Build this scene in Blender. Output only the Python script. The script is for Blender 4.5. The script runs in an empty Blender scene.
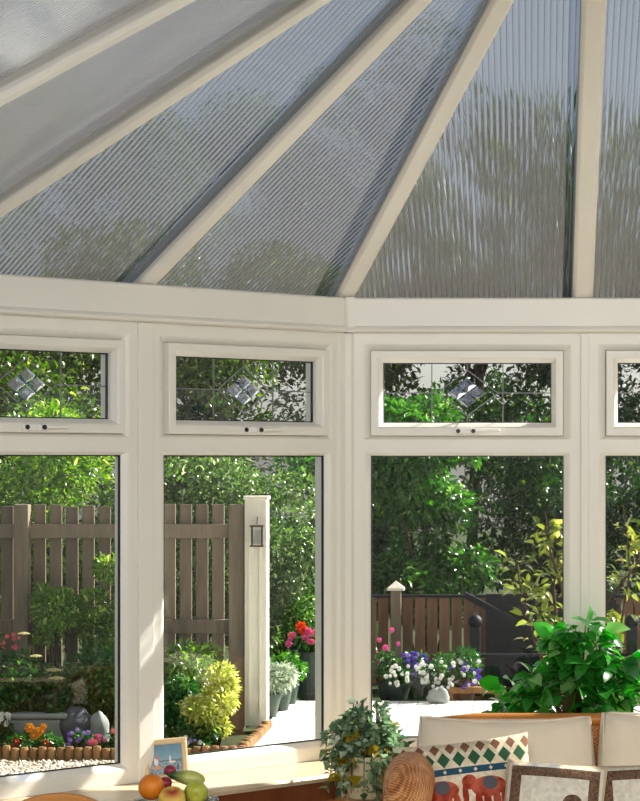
import bpy, math, random
import numpy as np
from mathutils import Vector, Matrix, Euler

R = math.radians
sc = bpy.context.scene
COL = sc.collection

# ------------------------------------------------------------------ camera
F = 2187.0                       # focal length in pixels of the 640 x 801 frame
CX, HY, EYE = 530.0, 461.0, 1.6  # principal column, horizon row, eye height
cd = bpy.data.cameras.new('camera')
cam = bpy.data.objects.new('camera', cd)
COL.objects.link(cam)
cam.location = (0, 0, EYE)
cam.rotation_euler = (R(90), 0, 0)
cd.sensor_fit = 'HORIZONTAL'
cd.sensor_width = 36.0
cd.lens = 36.0 * F / 640.0
cd.shift_x = (320 - CX) / 640.0
cd.shift_y = (HY - 400.5) / 640.0
cd.clip_start = 0.05
cd.clip_end = 500
sc.camera = cam

# ------------------------------------------------------------------ sky, sun, exposure
w = bpy.data.worlds.new('sky')
sc.world = w
w.use_nodes = True
nt = w.node_tree
bg = nt.nodes['Background']
sky = nt.nodes.new('ShaderNodeTexSky')
sky.sky_type = 'NISHITA'
sky.sun_disc = False
sky.sun_elevation = R(36)
sky.sun_rotation = R(56)
sky.air_density = 1.2
sky.dust_density = 1.6
hs = nt.nodes.new('ShaderNodeHueSaturation')     # hazy summer sky
hs.inputs['Saturation'].default_value = 0.30
nt.links.new(sky.outputs[0], hs.inputs['Color'])
nt.links.new(hs.outputs[0], bg.inputs[0])
bg.inputs[1].default_value = 0.14
sd = bpy.data.lights.new('sun', 'SUN')
sun = bpy.data.objects.new('sun', sd)
COL.objects.link(sun)
sd.energy = 14.0
sd.angle = R(0.6)
sd.color = (1.0, 0.95, 0.86)
az = R(34)      # to the right of the view and a little beyond the glass
el = R(36)
to_sun = Vector((math.cos(az) * math.cos(el), math.sin(az) * math.cos(el), math.sin(el)))
sun.rotation_euler = to_sun.to_track_quat('Z', 'Y').to_euler()
ad = bpy.data.lights.new('fill_light', 'AREA')      # added fill behind the camera, brightens the indoor faces
al = bpy.data.objects.new('fill_light', ad)
COL.objects.link(al)
ad.shape = 'RECTANGLE'
ad.size, ad.size_y = 3.6, 0.7
ad.energy = 205
ad.color = (0.97, 0.985, 1.0)
al.location = (0.2, -1.2, 2.85)
al.rotation_euler = (R(84), 0, 0)
sc.view_settings.view_transform = 'Standard'
sc.view_settings.look = 'None'
sc.view_settings.gamma = 1
sc.view_settings.use_curve_mapping = False
sc.view_settings.exposure = 0.0
sc.cycles.max_bounces = 10
sc.cycles.diffuse_bounces = 4
sc.cycles.transparent_max_bounces = 24
sc.cycles.transmission_bounces = 8
sc.cycles.caustics_refractive = False
sc.cycles.caustics_reflective = False
sc.cycles.sample_clamp_indirect = 6

# ------------------------------------------------------------------ helpers
def at(px, py, y):
    """the point at distance y seen at that column and row"""
    return Vector(((px - CX) * y / F, y, EYE + (HY - py) * y / F))

def lin(c):
    return tuple((v / 12.92 if v <= 0.04045 else ((v + 0.055) / 1.055) ** 2.4) for v in c)

def rgb(r, g, b):
    return lin((r / 255, g / 255, b / 255)) + (1,)

class M:
    """collects shapes for ONE mesh"""
    def __init__(s):
        s.v, s.f = [], []
    def add(s, v, f):
        o = len(s.v)
        s.v += [tuple(p) for p in v]
        s.f += [tuple(i + o for i in q) for q in f]
        return s
    def box(s, c, d, rot=None, taper=None):
        hx, hy, hz = d[0] / 2, d[1] / 2, d[2] / 2
        pts = [Vector((x, y, z)) for z in (-hz, hz) for y in (-hy, hy) for x in (-hx, hx)]
        if taper:
            for p in pts:
                if p.z > 0:
                    p.x *= taper; p.y *= taper
        if rot is not None:
            m = rot if isinstance(rot, Matrix) else Euler(rot).to_matrix()
            pts = [m @ p for p in pts]
        c = Vector(c)
        return s.add([p + c for p in pts], [(0, 2, 3, 1), (4, 5, 7, 6), (0, 1, 5, 4), (2, 6, 7, 3), (0, 4, 6, 2), (1, 3, 7, 5)])
    def bar(s, a, b, wx, wz, up=(0, 0, 1)):
        a, b = Vector(a), Vector(b)
        d = b - a
        L = d.length
        d.normalize()
        u = Vector(up)
        x = d.cross(u).normalized()
        z = x.cross(d).normalized()
        m = Matrix((x, d, z)).transposed()
        return s.box((a + b) / 2, (wx, L, wz), m)
    def tube(s, path, rad, n=8, cap=True):
        path = [Vector(p) for p in path]
        if not hasattr(rad, '__len__'):
            rad = [rad] * len(path)
        o = len(s.v)
        ref = Vector((0.31, 0.17, 0.93)).normalized()
        for i, p in enumerate(path):
            d = (path[min(i + 1, len(path) - 1)] - path[max(i - 1, 0)]).normalized()
            r_ = ref if abs(d.dot(ref)) < 0.95 else Vector((1, 0, 0))
            x = d.cross(r_).normalized()
            y = d.cross(x)
            for k in range(n):
                t = 2 * math.pi * k / n
                s.v.append(tuple(p + (x * math.cos(t) + y * math.sin(t)) * rad[i]))
        for i in range(len(path) - 1):
            for k in range(n):
                k2 = (k + 1) % n
                s.f.append((o + i * n + k, o + i * n + k2, o + (i + 1) * n + k2, o + (i + 1) * n + k))
        if cap:
            s.f.append(tuple(o + k for k in range(n))[::-1])
            s.f.append(tuple(o + (len(path) - 1) * n + k for k in range(n)))
        return s
    def lathe(s, prof, n=24, c=(0, 0, 0)):
        o = len(s.v)
        for r, z in prof:
            for k in range(n):
                t = 2 * math.pi * k / n
                s.v.append((c[0] + r * math.cos(t), c[1] + r * math.sin(t), c[2] + z))
        for i in range(len(prof) - 1):
            for k in range(n):
                k2 = (k + 1) % n
                s.f.append((o + i * n + k, o + i * n + k2, o + (i + 1) * n + k2, o + (i + 1) * n + k))
        s.f.append(tuple(o + k for k in range(n))[::-1])
        s.f.append(tuple(o + (len(prof) - 1) * n + k for k in range(n)))
        return s
    def ball(s, c, r, n=16, m=10, fn=None):
        r = r if hasattr(r, '__len__') else (r, r, r)
        o = len(s.v)
        c = Vector(c)
        for i in range(m + 1):
            ph = math.pi * i / m
            for k in range(n):
                t = 2 * math.pi * k / n
                p = Vector((math.sin(ph) * math.cos(t), math.sin(ph) * math.sin(t), math.cos(ph)))
                q = fn(p) if fn else p
                s.v.append((c.x + q.x * r[0], c.y + q.y * r[1], c.z + q.z * r[2]))
        for i in range(m):
            for k in range(n):
                k2 = (k + 1) % n
                s.f.append((o + i * n + k, o + (i + 1) * n + k, o + (i + 1) * n + k2, o + i * n + k2))
        return s
    def ring(s, x0, x1, z0, z1, prof, side=(1, 1, 1, 1)):
        """mitred frame: prof = [(inset, depth)], side = scale of the inset at left, right, bottom, top"""
        o = len(s.v)
        for a, y in prof:
            s.v += [(x0 + a * side[0], y, z0 + a * side[2]), (x1 - a * side[1], y, z0 + a * side[2]),
                    (x1 - a * side[1], y, z1 - a * side[3]), (x0 + a * side[0], y, z1 - a * side[3])]
        n = len(prof)
        for i in range(n):
            j = (i + 1) % n
            for k in range(4):
                k2 = (k + 1) % 4
                s.f.append((o + i * 4 + k, o + i * 4 + k2, o + j * 4 + k2, o + j * 4 + k))
        return s
    def build(s, name, mat, parent=None, smooth=False, bevel=0, seg=2, sub=0, loc=None, rot=None):
        me = bpy.data.meshes.new(name)
        me.from_pydata(s.v, [], s.f)
        me.validate()
        me.update()
        if smooth:
            me.shade_smooth()
        me.materials.append(mat)
        ob = bpy.data.objects.new(name, me)
        COL.objects.link(ob)
        if parent is not None:
            ob.parent = parent
        if loc is not None:
            ob.location = loc
        if rot is not None:
            ob.rotation_euler = rot
        if bevel:
            b = ob.modifiers.new('edge', 'BEVEL')
            b.width = bevel
            b.segments = seg
            b.limit_method = 'ANGLE'
            b.angle_limit = R(35)
        if sub:
            b = ob.modifiers.new('smooth', 'SUBSURF')
            b.levels = b.render_levels = sub
        return ob

def tag(o, label, cat, group=None, kind=None):
    o['label'] = label
    o['category'] = cat
    if group:
        o['group'] = group
    if kind:
        o['kind'] = kind
    return o

def thing(name, label, cat, loc=(0, 0, 0), rz=0.0, group=None, kind=None):
    o = bpy.data.objects.new(name, None)
    o.empty_display_size = 0.1
    COL.objects.link(o)
    o.location = loc
    o.rotation_euler = (0, 0, rz)
    return tag(o, label, cat, group, kind)

def kids(o):
    return [c for c in bpy.data.objects if c.parent == o]

def copy_tree(o, parent=None):
    c = o.copy()
    COL.objects.link(c)
    if parent is not None:
        c.parent = parent
    for ch in kids(o):
        copy_tree(ch, c)
    return c

# ------------------------------------------------------------------ materials
class N:
    def __init__(s, name):
        s.m = bpy.data.materials.new(name)
        s.m.use_nodes = True
        s.t = s.m.node_tree
        s.t.nodes.clear()
        s.out = s.t.nodes.new('ShaderNodeOutputMaterial')
    def n(s, typ, **kw):
        nd = s.t.nodes.new('ShaderNode' + typ)
        for k, v in kw.items():
            setattr(nd, k, v)
        return nd
    def put(s, sock, v):
        if isinstance(v, bpy.types.NodeSocket):
            s.t.links.new(v, sock)
        else:
            sock.default_value = v
    def math(s, op, a, b=0.0, c=0.0, clamp=False):
        nd = s.n('Math', operation=op, use_clamp=clamp)
        s.put(nd.inputs[0], a); s.put(nd.inputs[1], b); s.put(nd.inputs[2], c)
        return nd.outputs[0]
    def mix(s, f, a, b):
        nd = s.n('Mix', data_type='RGBA')
        s.put(nd.inputs[0], f); s.put(nd.inputs[6], a); s.put(nd.inputs[7], b)
        return nd.outputs[2]
    def xyz(s, kind='Object'):
        tc = s.n('TexCoord')
        sp = s.n('SeparateXYZ')
        s.put(sp.inputs[0], tc.outputs[kind])
        return tc.outputs[kind], sp.outputs[0], sp.outputs[1], sp.outputs[2]
    def noise(s, vec, scale, detail=3, rough=0.55):
        nd = s.n('TexNoise')
        s.put(nd.inputs['Vector'], vec)
        nd.inputs['Scale'].default_value = scale
        nd.inputs['Detail'].default_value = detail
        nd.inputs['Roughness'].default_value = rough
        return nd.outputs['Fac']
    def ramp(s, f, stops):
        nd = s.n('ValToRGB')
        cr = nd.color_ramp
        while len(cr.elements) < len(stops):
            cr.elements.new(0.5)
        for e, (p, c) in zip(cr.elements, stops):
            e.position = p
            e.color = c
        s.put(nd.inputs[0], f)
        return nd.outputs[0]
    def bump(s, h, strength, dist):
        nd = s.n('Bump')
        nd.inputs['Strength'].default_value = strength
        nd.inputs['Distance'].default_value = dist
        s.put(nd.inputs['Height'], h)
        return nd.outputs[0]
    def bsdf(s, color, rough=0.5, spec=0.5, normal=None, metal=0.0, **kw):
        b = s.n('BsdfPrincipled')
        s.put(b.inputs['Base Color'], color)
        s.put(b.inputs['Roughness'], rough)
        b.inputs['Specular IOR Level'].default_value = spec
        b.inputs['Metallic'].default_value = metal
        for k, v in kw.items():
            s.put(b.inputs[k.replace('_', ' ')], v)
        if normal is not None:
            s.put(b.inputs['Normal'], normal)
        return b.outputs[0]
    def done(s, sh):
        s.t.links.new(sh, s.out.inputs[0])
        return s.m

def plain(name, c, rough=0.5, spec=0.5, metal=0.0, vary=0.0, scale=8, bumpy=0.0, **kw):
    k = N(name)
    co, x, y, z = k.xyz()
    nz = k.noise(co, scale)
    dark = tuple(v * (1 - vary) for v in c[:3]) + (1,)
    light = tuple(min(1, v * (1 + vary * 0.6)) for v in c[:3]) + (1,)
    col = k.ramp(nz, [(0.3, dark), (0.7, light)])
    nm = k.bump(nz, bumpy, 0.01) if bumpy else None
    return k.done(k.bsdf(col, rough, spec, nm, metal, **kw))

def wood(name, c1, c2, axis='X', scale=14.0, rough=0.5, spec=0.4):
    k = N(name)
    co, x, y, z = k.xyz()
    mp = k.n('Mapping')
    k.put(mp.inputs[0], co)
    mp.inputs['Scale'].default_value = {'X': (1, 9, 9), 'Y': (9, 1, 9), 'Z': (9, 9, 1)}[axis]
    nz = k.noise(mp.outputs[0], scale / 4, 5, 0.65)
    oi = k.n('ObjectInfo')
    f = k.math('ADD', nz, k.math('MULTIPLY', k.math('SUBTRACT', oi.outputs['Random'], 0.5), 0.35), clamp=True)
    col = k.ramp(f, [(0.25, c1), (0.75, c2)])
    return k.done(k.bsdf(col, rough, spec, k.bump(nz, 0.25, 0.004)))

def leafy(name, dark, mid, light, transl=0.35, rough=0.38, spec=0.5, edge=None):
    k = N(name)
    g = k.n('NewGeometry')
    col = k.ramp(g.outputs['Random Per Island'], [(0.0, dark), (0.5, mid), (0.85, mid), (1.0, light)])
    b = k.bsdf(col, rough * 0.85, spec * 1.5)
    t = k.n('BsdfTranslucent')
    hv = k.n('HueSaturation')
    hv.inputs['Saturation'].default_value = 1.15
    hv.inputs['Value'].default_value = 1.6
    k.put(hv.inputs['Color'], col)
    k.put(t.inputs[0], hv.outputs[0])
    mx = k.n('MixShader')
    mx.inputs[0].default_value = transl
    k.t.links.new(b, mx.inputs[1])
    k.t.links.new(t.outputs[0], mx.inputs[2])
    return k.done(mx.outputs[0])

MAT = {}
MAT['upvc'] = plain('white_frame_plastic', (0.80, 0.775, 0.71, 1), 0.38, 0.45, vary=0.02, scale=3)
MAT['handle'] = plain('white_handle_plastic', (0.85, 0.83, 0.78, 1), 0.25, 0.5, vary=0.01)
MAT['black'] = plain('black_rubber', (0.01, 0.01, 0.012, 1), 0.4, 0.4, vary=0.1)
MAT['lead'] = plain('dull_lead', (0.20, 0.205, 0.21, 1), 0.5, 0.4, metal=0.0, vary=0.1)
MAT['plaster'] = plain('cream_plaster', (0.72, 0.71, 0.68, 1), 0.8, 0.2, vary=0.05, scale=4)
MAT['sill'] = wood('tan_pine', rgb(196, 170, 132), rgb(220, 198, 164), 'X', 10, 0.3, 0.5)
MAT['panelling'] = wood('brown_panelling', rgb(92, 48, 26), rgb(128, 72, 40), 'Z', 12, 0.35)
MAT['floor'] = plain('pale_stone_tile', rgb(228, 226, 222), 0.4, 0.4, vary=0.06, scale=3)
MAT['chairwood'] = wood('honey_beech', rgb(176, 112, 50), rgb(206, 142, 76), 'X', 10, 0.3)

def glass_mat(name, tint, f0, rough=0.0):
    k = N(name)
    lw = k.n('LayerWeight')
    lw.inputs[0].default_value = 0.5
    p5 = k.math('POWER', lw.outputs['Facing'], 5.0)
    fac = k.math('ADD', k.math('MULTIPLY', p5, 0.85), f0)
    tr = k.n('BsdfTransparent')
    tr.inputs[0].default_value = tint
    gl = k.n('BsdfGlossy')
    gl.inputs['Roughness'].default_value = rough
    mx = k.n('MixShader')
    k.put(mx.inputs[0], fac)
    k.t.links.new(tr.outputs[0], mx.inputs[1])
    k.t.links.new(gl.outputs[0], mx.inputs[2])
    return k.done(mx.outputs[0])
MAT['glass'] = glass_mat('window_glass', (0.97, 0.985, 0.98, 1), 0.035)
MAT['bowlglass'] = glass_mat('clear_cut_glass', (0.85, 0.9, 0.9, 1), 0.12, 0.05)
MAT['gem'] = glass_mat('bevelled_glass', (0.62, 0.72, 0.95, 1), 0.42, 0.02)

def polycarb():
    k = N('fluted_polycarbonate')
    co, x, y, z = k.xyz()
    ph = k.math('MULTIPLY', x, 2 * math.pi / 0.018)
    h = k.math('SINE', ph)
    web = k.math('GREATER_THAN', h, 0.80)
    nm = k.bump(h, 1.0, 0.010)
    lw = k.n('LayerWeight')
    lw.inputs[0].default_value = 0.5
    graze = k.math('POWER', lw.outputs['Facing'], 2.3)
    rf = k.n('BsdfRefraction')
    rf.inputs['Color'].default_value = (0.37, 0.43, 0.51, 1)
    rf.inputs['Roughness'].default_value = 0.03
    rf.inputs['IOR'].default_value = 1.04
    k.put(rf.inputs['Normal'], nm)
    tl = k.n('BsdfTranslucent')
    tl.inputs[0].default_value = (0.40, 0.38, 0.355, 1)
    df = k.n('BsdfDiffuse')
    df.inputs[0].default_value = (0.20, 0.20, 0.21, 1)
    op = k.n('BsdfDiffuse')
    op.inputs[0].default_value = (0.50, 0.49, 0.47, 1)
    gl = k.n('BsdfGlossy')
    gl.inputs['Roughness'].default_value = 0.15
    k.put(gl.inputs['Normal'], nm)
    def mixs(f, a, b):
        m = k.n('MixShader')
        k.put(m.inputs[0], f)
        k.t.links.new(a, m.inputs[1]); k.t.links.new(b, m.inputs[2])
        return m.outputs[0]
    a = mixs(k.math('ADD', 0.01, k.math('MULTIPLY', graze, 0.99)), rf.outputs[0], mixs(0.35, tl.outputs[0], op.outputs[0]))
    a = mixs(k.math('MULTIPLY', web, 0.55), a, df.outputs[0])
    a = mixs(0.05, a, gl.outputs[0])
    return k.done(a)
MAT['poly'] = polycarb()
MAT['skin'] = glass_mat('clear_outer_skin', (0.92, 0.93, 0.94, 1), 0.04, 0.1)

# ------------------------------------------------------------------ the conservatory shell
HUBX, HUBY, AP = 0.180, 5.512, 1.968            # octagonal bay: hub and apothem of the inner frame face
HALF = AP * math.tan(R(22.5))
Z_SILL, Z_HEAD, Z_EAVE = 0.588, 2.038, 2.156
TANP = 0.545
BACK = 3.2                                    # the house wall
def octo(r):
    """bay outline at apothem r, from the left side round to the right side"""
    k = r / AP
    h = HALF * k
    d = r * 1.0
    return [Vector((HUBX - d, BACK)), Vector((HUBX - d, HUBY + h)), Vector((HUBX - h, HUBY + d)),
            Vector((HUBX + h, HUBY + d)), Vector((HUBX + d, HUBY + h)), Vector((HUBX + d, BACK))]

def sweep(prof, name, mat, **kw):
    """profile (distance outward from the frame face, z) swept round the bay"""
    m = M()
    loops = [[(p.x, p.y, z) for p in octo(AP + d)] for d, z in prof]
    n = len(prof)
    for l in loops:
        m.v += l
    for i in range(n):
        j = (i + 1) % n
        for k in range(5):
            m.f.append((i * 6 + k, i * 6 + k + 1, j * 6 + k + 1, j * 6 + k))
    m.f.append(tuple(i * 6 for i in range(n)))
    m.f.append(tuple(i * 6 + 5 for i in range(n))[::-1])
    return m.build(name, mat, **kw)

def struct(o, label, cat):
    return tag(o, label, cat, kind='structure')

fl = M().box((HUBX, 1.9, -0.1), (9.0, 11.8, 0.2))
fl.v = [(x, y, z) if not (y > 7) else (x, y, z) for x, y, z in fl.v]
flm = M()
pts = [Vector((HUBX - 4.5, -4)), Vector((HUBX - 4.5, BACK))] + octo(AP + 0.2) + [Vector((HUBX + 4.5, BACK)), Vector((HUBX + 4.5, -4))]
nP = len(pts)
flm.v = [(p.x, p.y, 0) for p in pts] + [(p.x, p.y, -0.35) for p in pts]
flm.f = [tuple(range(nP))[::-1], tuple(range(nP, 2 * nP))] + [(i, (i + 1) % nP, nP + (i + 1) % nP, nP + i) for i in range(nP)]
struct(flm.build('floor', MAT['floor']), 'pale tiled floor of the conservatory', 'floor')
sweep([(0.05, 0.002), (0.20, 0.002), (0.20, Z_SILL - 0.04), (0.05, Z_SILL - 0.04)], 'wall_dwarf', MAT['panelling'])
struct(bpy.data.objects['wall_dwarf'], 'low brown panelled wall below the window sill', 'wall')
sl = sweep([(-0.285, Z_SILL - 0.022), (0.24, Z_SILL - 0.022), (0.24, Z_SILL - 0.002), (-0.28, Z_SILL), (-0.29, Z_SILL - 0.010)], 'trim_sill', MAT['sill'])
struct(sl, 'wide tan wooden window sill round the bay', 'sill')
fc = sweep([(-0.27, Z_SILL - 0.22), (-0.25, Z_SILL - 0.22), (-0.25, Z_SILL - 0.023), (-0.27, Z_SILL - 0.023)], 'trim_apron', MAT['panelling'])
struct(fc, 'dark brown wooden apron below the window sill', 'trim')
bm_ = sweep([(-0.035, Z_HEAD + 0.022), (-0.035, Z_EAVE - 0.005), (-0.03, Z_EAVE), (0.02, Z_EAVE), (0.03, Z_EAVE - 0.008), (0.16, Z_EAVE - 0.07), (0.16, Z_HEAD), (-0.03, Z_HEAD),
             (-0.040, Z_HEAD + 0.004), (-0.044, Z_HEAD + 0.010), (-0.040, Z_HEAD + 0.017)], 'trim_beam', MAT['upvc'])
struct(bm_, 'white ring beam running above the windows', 'beam')

# house wall with a wide opening, room behind it
hw = M()
hw.box((HUBX - 2.05 - 1.2, BACK - 0.15, 1.35), (2.9 - 0.4, 0.3, 2.7))
hw.box((HUBX + 2.05 + 1.2, BACK - 0.15, 1.35), (2.9 - 0.4, 0.3, 2.7))
hw.box((HUBX, BACK - 0.15, 3.3), (9.0, 0.3, 1.2))
struct(hw.build('wall_house', MAT['plaster']), 'house wall with the opening into the conservatory', 'wall')
struct(M().box((HUBX - 4.4, -0.5, 1.6), (0.2, 7.0, 3.3)).build('wall_left', MAT['plaster']), 'left wall of the room in the house', 'wall')
struct(M().box((HUBX, -4.1, 1.6), (9.0, 0.2, 3.4)).build('wall_back', MAT['plaster']), 'far wall of the room in the house', 'wall')
struct(M().box((HUBX + 4.4, -0.5, 1.6), (0.2, 7.0, 3.3)).build('wall_right', MAT['plaster']), 'right wall of the room in the house', 'wall')
struct(M().box((HUBX, -0.6, 3.25), (9.0, 6.8, 0.1)).build('ceiling', MAT['plaster']), 'plain ceiling of the room in the house', 'ceiling')

# ---- windows (local frame: x along the facet, y outward, z up from the sill)
WW, WH = 0.79, Z_HEAD - Z_SILL
ZT = 1.064
def make_window(name, label):
    root = thing(name, label, 'window', kind='structure')
    pf = [(0, 0.045), (0, 0.0), (0.043, 0.0), (0.049, 0.002), (0.063, 0.012), (0.065, 0.016), (0.065, 0.045)]
    fr = M()
    fr.ring(0, WW, 0, ZT, pf, (1, 1, 1, 0.52))
    pf2 = [(0, 0.045), (0, 0.0), (0.040, 0.0), (0.046, 0.002), (0.063, 0.012), (0.065, 0.016), (0.065, 0.045)]
    fr.ring(0, WW, ZT, WH, pf2, (1, 1, 0.52, 0.92))
    fr.build('frame', MAT['upvc'], root)
    gk = M().ring(0.0645, WW - 0.0645, 0.0645, ZT - 0.0335, [(0, 0.0155), (0, 0.024), (0.004, 0.024), (0.004, 0.0155)])
    gk.build('gasket', MAT['black'], root)
    M().box((WW / 2, 0.023, (0.065 + ZT - 0.034) / 2), (WW - 0.130, 0.006, ZT - 0.034 - 0.065)).build('pane', MAT['glass'], root)
    x0, x1, z0, z1 = 0.066, WW - 0.066, ZT + 0.034, WH - 0.061
    sa = M().ring(x0, x1, z0, z1, [(0, 0.06), (0, -0.012), (0.003, -0.015), (0.024, -0.015), (0.028, -0.012), (0.040, 0.008), (0.041, 0.026), (0.041, 0.06)],
                  (1, 1, 1.1, 1)).build('sash', MAT['upvc'], root)
    M().ring(x0 + 0.039, x1 - 0.039, z0 + 0.043, z1 - 0.039, [(0, 0.022), (0, 0.031), (0.005, 0.031), (0.005, 0.022)]).build('gasket', MAT['black'], sa)
    gx0, gx1, gz0, gz1 = x0 + 0.040, x1 - 0.040, z0 + 0.044, z1 - 0.040
    M().box(((gx0 + gx1) / 2, 0.034, (gz0 + gz1) / 2), (gx1 - gx0, 0.006, gz1 - gz0)).build('pane', MAT['glass'], sa)
    cx, cz = (gx0 + gx1) / 2, (gz0 + gz1) / 2
    ld = M()
    g = 0.030
    q = 0.105
    def came(a, b):
        ld.bar((a[0], g, a[1]), (b[0], g, b[1]), 0.0035, 0.004, up=(0, 1, 0))
    came((gx0, cz), (cx - q, cz)); came((cx + q, cz), (gx1, cz))
    for sx in (-1, 1):
        came((cx + sx * 0.122, gz0), (cx + sx * 0.122, gz1))
    came((cx, gz0), (cx, cz - 0.075)); came((cx, cz + 0.075), (cx, gz1))
    for a, b in (((-q, 0), (0, 0.078)), ((0, 0.078), (q, 0)), ((q, 0), (0, -0.078)), ((0, -0.078), (-q, 0))):
        came((cx + a[0], cz + a[1]), (cx + b[0], cz + b[1]))
    ld.build('lead_came', MAT['lead'], sa)
    for dx, dz in ((-0.036, 0), (0.036, 0), (0, 0.027), (0, -0.027)):
        gm = M()
        hx, hz = 0.033, 0.024
        o = [(-hx, 0), (0, -hz), (hx, 0), (0, hz)]
        gm.v = [(cx + dx + a, 0.030, cz + dz + b) for a, b in o] + [(cx + dx + a * 0.4, 0.017, cz + dz + b * 0.4) for a, b in o]
        gm.f = [(0, 1, 5, 4), (1, 2, 6, 5), (2, 3, 7, 6), (3, 0, 4, 7), (4, 5, 6, 7), (3, 2, 1, 0)]
        gm.build('bevelled_glass', MAT['gem'], sa)
    hz = z0 + 0.016
    hd = M()
    hd.box((cx + 0.0, -0.020, hz), (0.085, 0.010, 0.020))
    hd.bar((cx + 0.022, -0.030, hz), (cx + 0.112, -0.032, hz + 0.003), 0.014, 0.010)
    hd.box((cx + 0.022, -0.026, hz), (0.020, 0.016, 0.018))
    hd.build('handle', MAT['handle'], sa, bevel=0.003)
    for dx in (-0.030, 0.022):
        M().tube([(cx + dx, -0.024 - (0.012 if dx > 0 else 0), hz), (cx + dx, -0.028 - (0.012 if dx > 0 else 0), hz)], 0.0075, 12).build('screw_cap', MAT['black'], sa)
    return root

def facet(i):
    """left end (interior view) and angle of facet i on the inner face: 0 left side, 1 left bay, 2 front, 3 right bay, 4 right side"""
    P = octo(AP)
    a, b = P[i], P[i + 1]
    return a, (b - a).normalized(), (b - a).length

wl = ['white framed window at the far left of the bay, picket fence and gravel beyond', 'white framed window over the fruit bowl, garden gate post beyond',
      'white framed window left of the middle post, facing front over the sofa', 'white framed window right of the middle post, cut by the right edge']
proto = None
cnt = 0
posts = []
for fi in (1, 2, 3, 0, 4):
    a, d, L = facet(fi)
    ang = math.atan2(d.y, d.x)
    nwin = 2
    gap = (L - nwin * WW) / 2
    if fi in (0, 4):
        nwin = 3
        gap = 0.033
    for k in range(nwin):
        cnt += 1
        s = gap + k * WW
        if fi == 0:
            s = L - gap - (k + 1) * WW
        lb = wl[cnt - 1] if cnt <= 4 else 'white framed side window %s' % ['', 'on the right bay next to the front', 'on the right bay next to the side', 'on the left side nearest the bay', 'in the middle of the left side',
              'on the left side nearest the house', 'on the right side nearest the bay', 'in the middle of the right side', 'on the right side nearest the house'][cnt - 4]
        if proto is None:
            o = proto = make_window('window_%d' % cnt, lb)
        else:
            o = copy_tree(proto)
            o.name = 'window_%d' % cnt
            o['label'] = lb
        if fi == 1:      # the bay pair stands either side of a broader mullion
            s += -0.022 if k == 0 else 0.012
        if fi == 2 and k == 1:
            s += 0.014
        p = a + d * s
        o.location = (p.x, p.y, Z_SILL)
        o.rotation_euler = (0, 0, ang)
    if nwin == 2:      # coupling strip between the pair
        p = a + d * (L / 2)
        if fi == 1:
            p = p + d * (-0.005)
        if fi == 2:
            p = p + d * 0.007
        posts.append((p, ang, 0.058 if fi == 1 else 0.030, 'between the two %s windows' % {1: 'left bay', 2: 'front', 3: 'right bay'}[fi]))
P = octo(AP)
n_tr = 0
for p, ang, wd, lb in posts:
    n_tr += 1
    m = M().box((0, -0.004, WH / 2), (wd, 0.012, WH - 0.002))
    o = m.build('trim_%d' % n_tr, MAT['upvc'], loc=(p.x, p.y, Z_SILL), rot=(0, 0, ang), bevel=0.003)
    struct(o, 'narrow white cover strip ' + lb, 'trim')
for j, nm in ((1, 'left side'), (2, 'left bay and front'), (3, 'front and right bay'), (4, 'right side')):
    n_tr += 1
    m = M()
    prof = []
    pin = octo(AP - 0.012)[j]; pout = octo(AP + 0.12)[j]
    c = octo(AP)[j]
    d0 = (octo(AP)[j - 1] - c).normalized(); d1 = (octo(AP)[j + 1] - c).normalized()
    q = [pin + d0 * 0.020, pin, pin + d1 * 0.020, c + d1 * 0.034, pout + d1 * 0.08, pout, pout + d0 * 0.08, c + d0 * 0.034]
    m.v = [(v.x, v.y, Z_SILL + 0.001) for v in q] + [(v.x, v.y, Z_HEAD - 0.001) for v in q]
    nq = len(q)
    m.f = [tuple(range(nq))[::-1], tuple(range(nq, 2 * nq))] + [(i, (i + 1) % nq, nq + (i + 1) % nq, nq + i) for i in range(nq)]
    struct(m.build('trim_%d' % n_tr, MAT['upvc']), 'white corner post where the %s windows meet' % nm, 'post')
    # cover clip on the ring beam corner
    if j in (1, 2, 3, 4):
        n_tr += 1
        m = M()
        pi_ = octo(AP - 0.039)[j]
        for dd in (d0, d1):
            pass
        q = [pi_ + d0 * 0.012, pi_ - (pi_ - octo(AP - 0.030)[j]) * 0, pi_ + d1 * 0.022, pi_ + d1 * 0.022 + (octo(AP)[j] - pi_), pi_ + d0 * 0.012 + (octo(AP)[j] - pi_)]
        m.v = [(v.x, v.y, Z_HEAD + 0.0) for v in q] + [(v.x, v.y, Z_EAVE + 0.001) for v in q]
        nq = len(q)
        m.f = [tuple(range(nq))[::-1], tuple(range(nq, 2 * nq))] + [(i, (i + 1) % nq, nq + (i + 1) % nq, nq + i) for i in range(nq)]
        struct(m.build('trim_%d' % n_tr, MAT['upvc']), 'white cover clip on the ring beam over the %s corner' % nm, 'trim')

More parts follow.
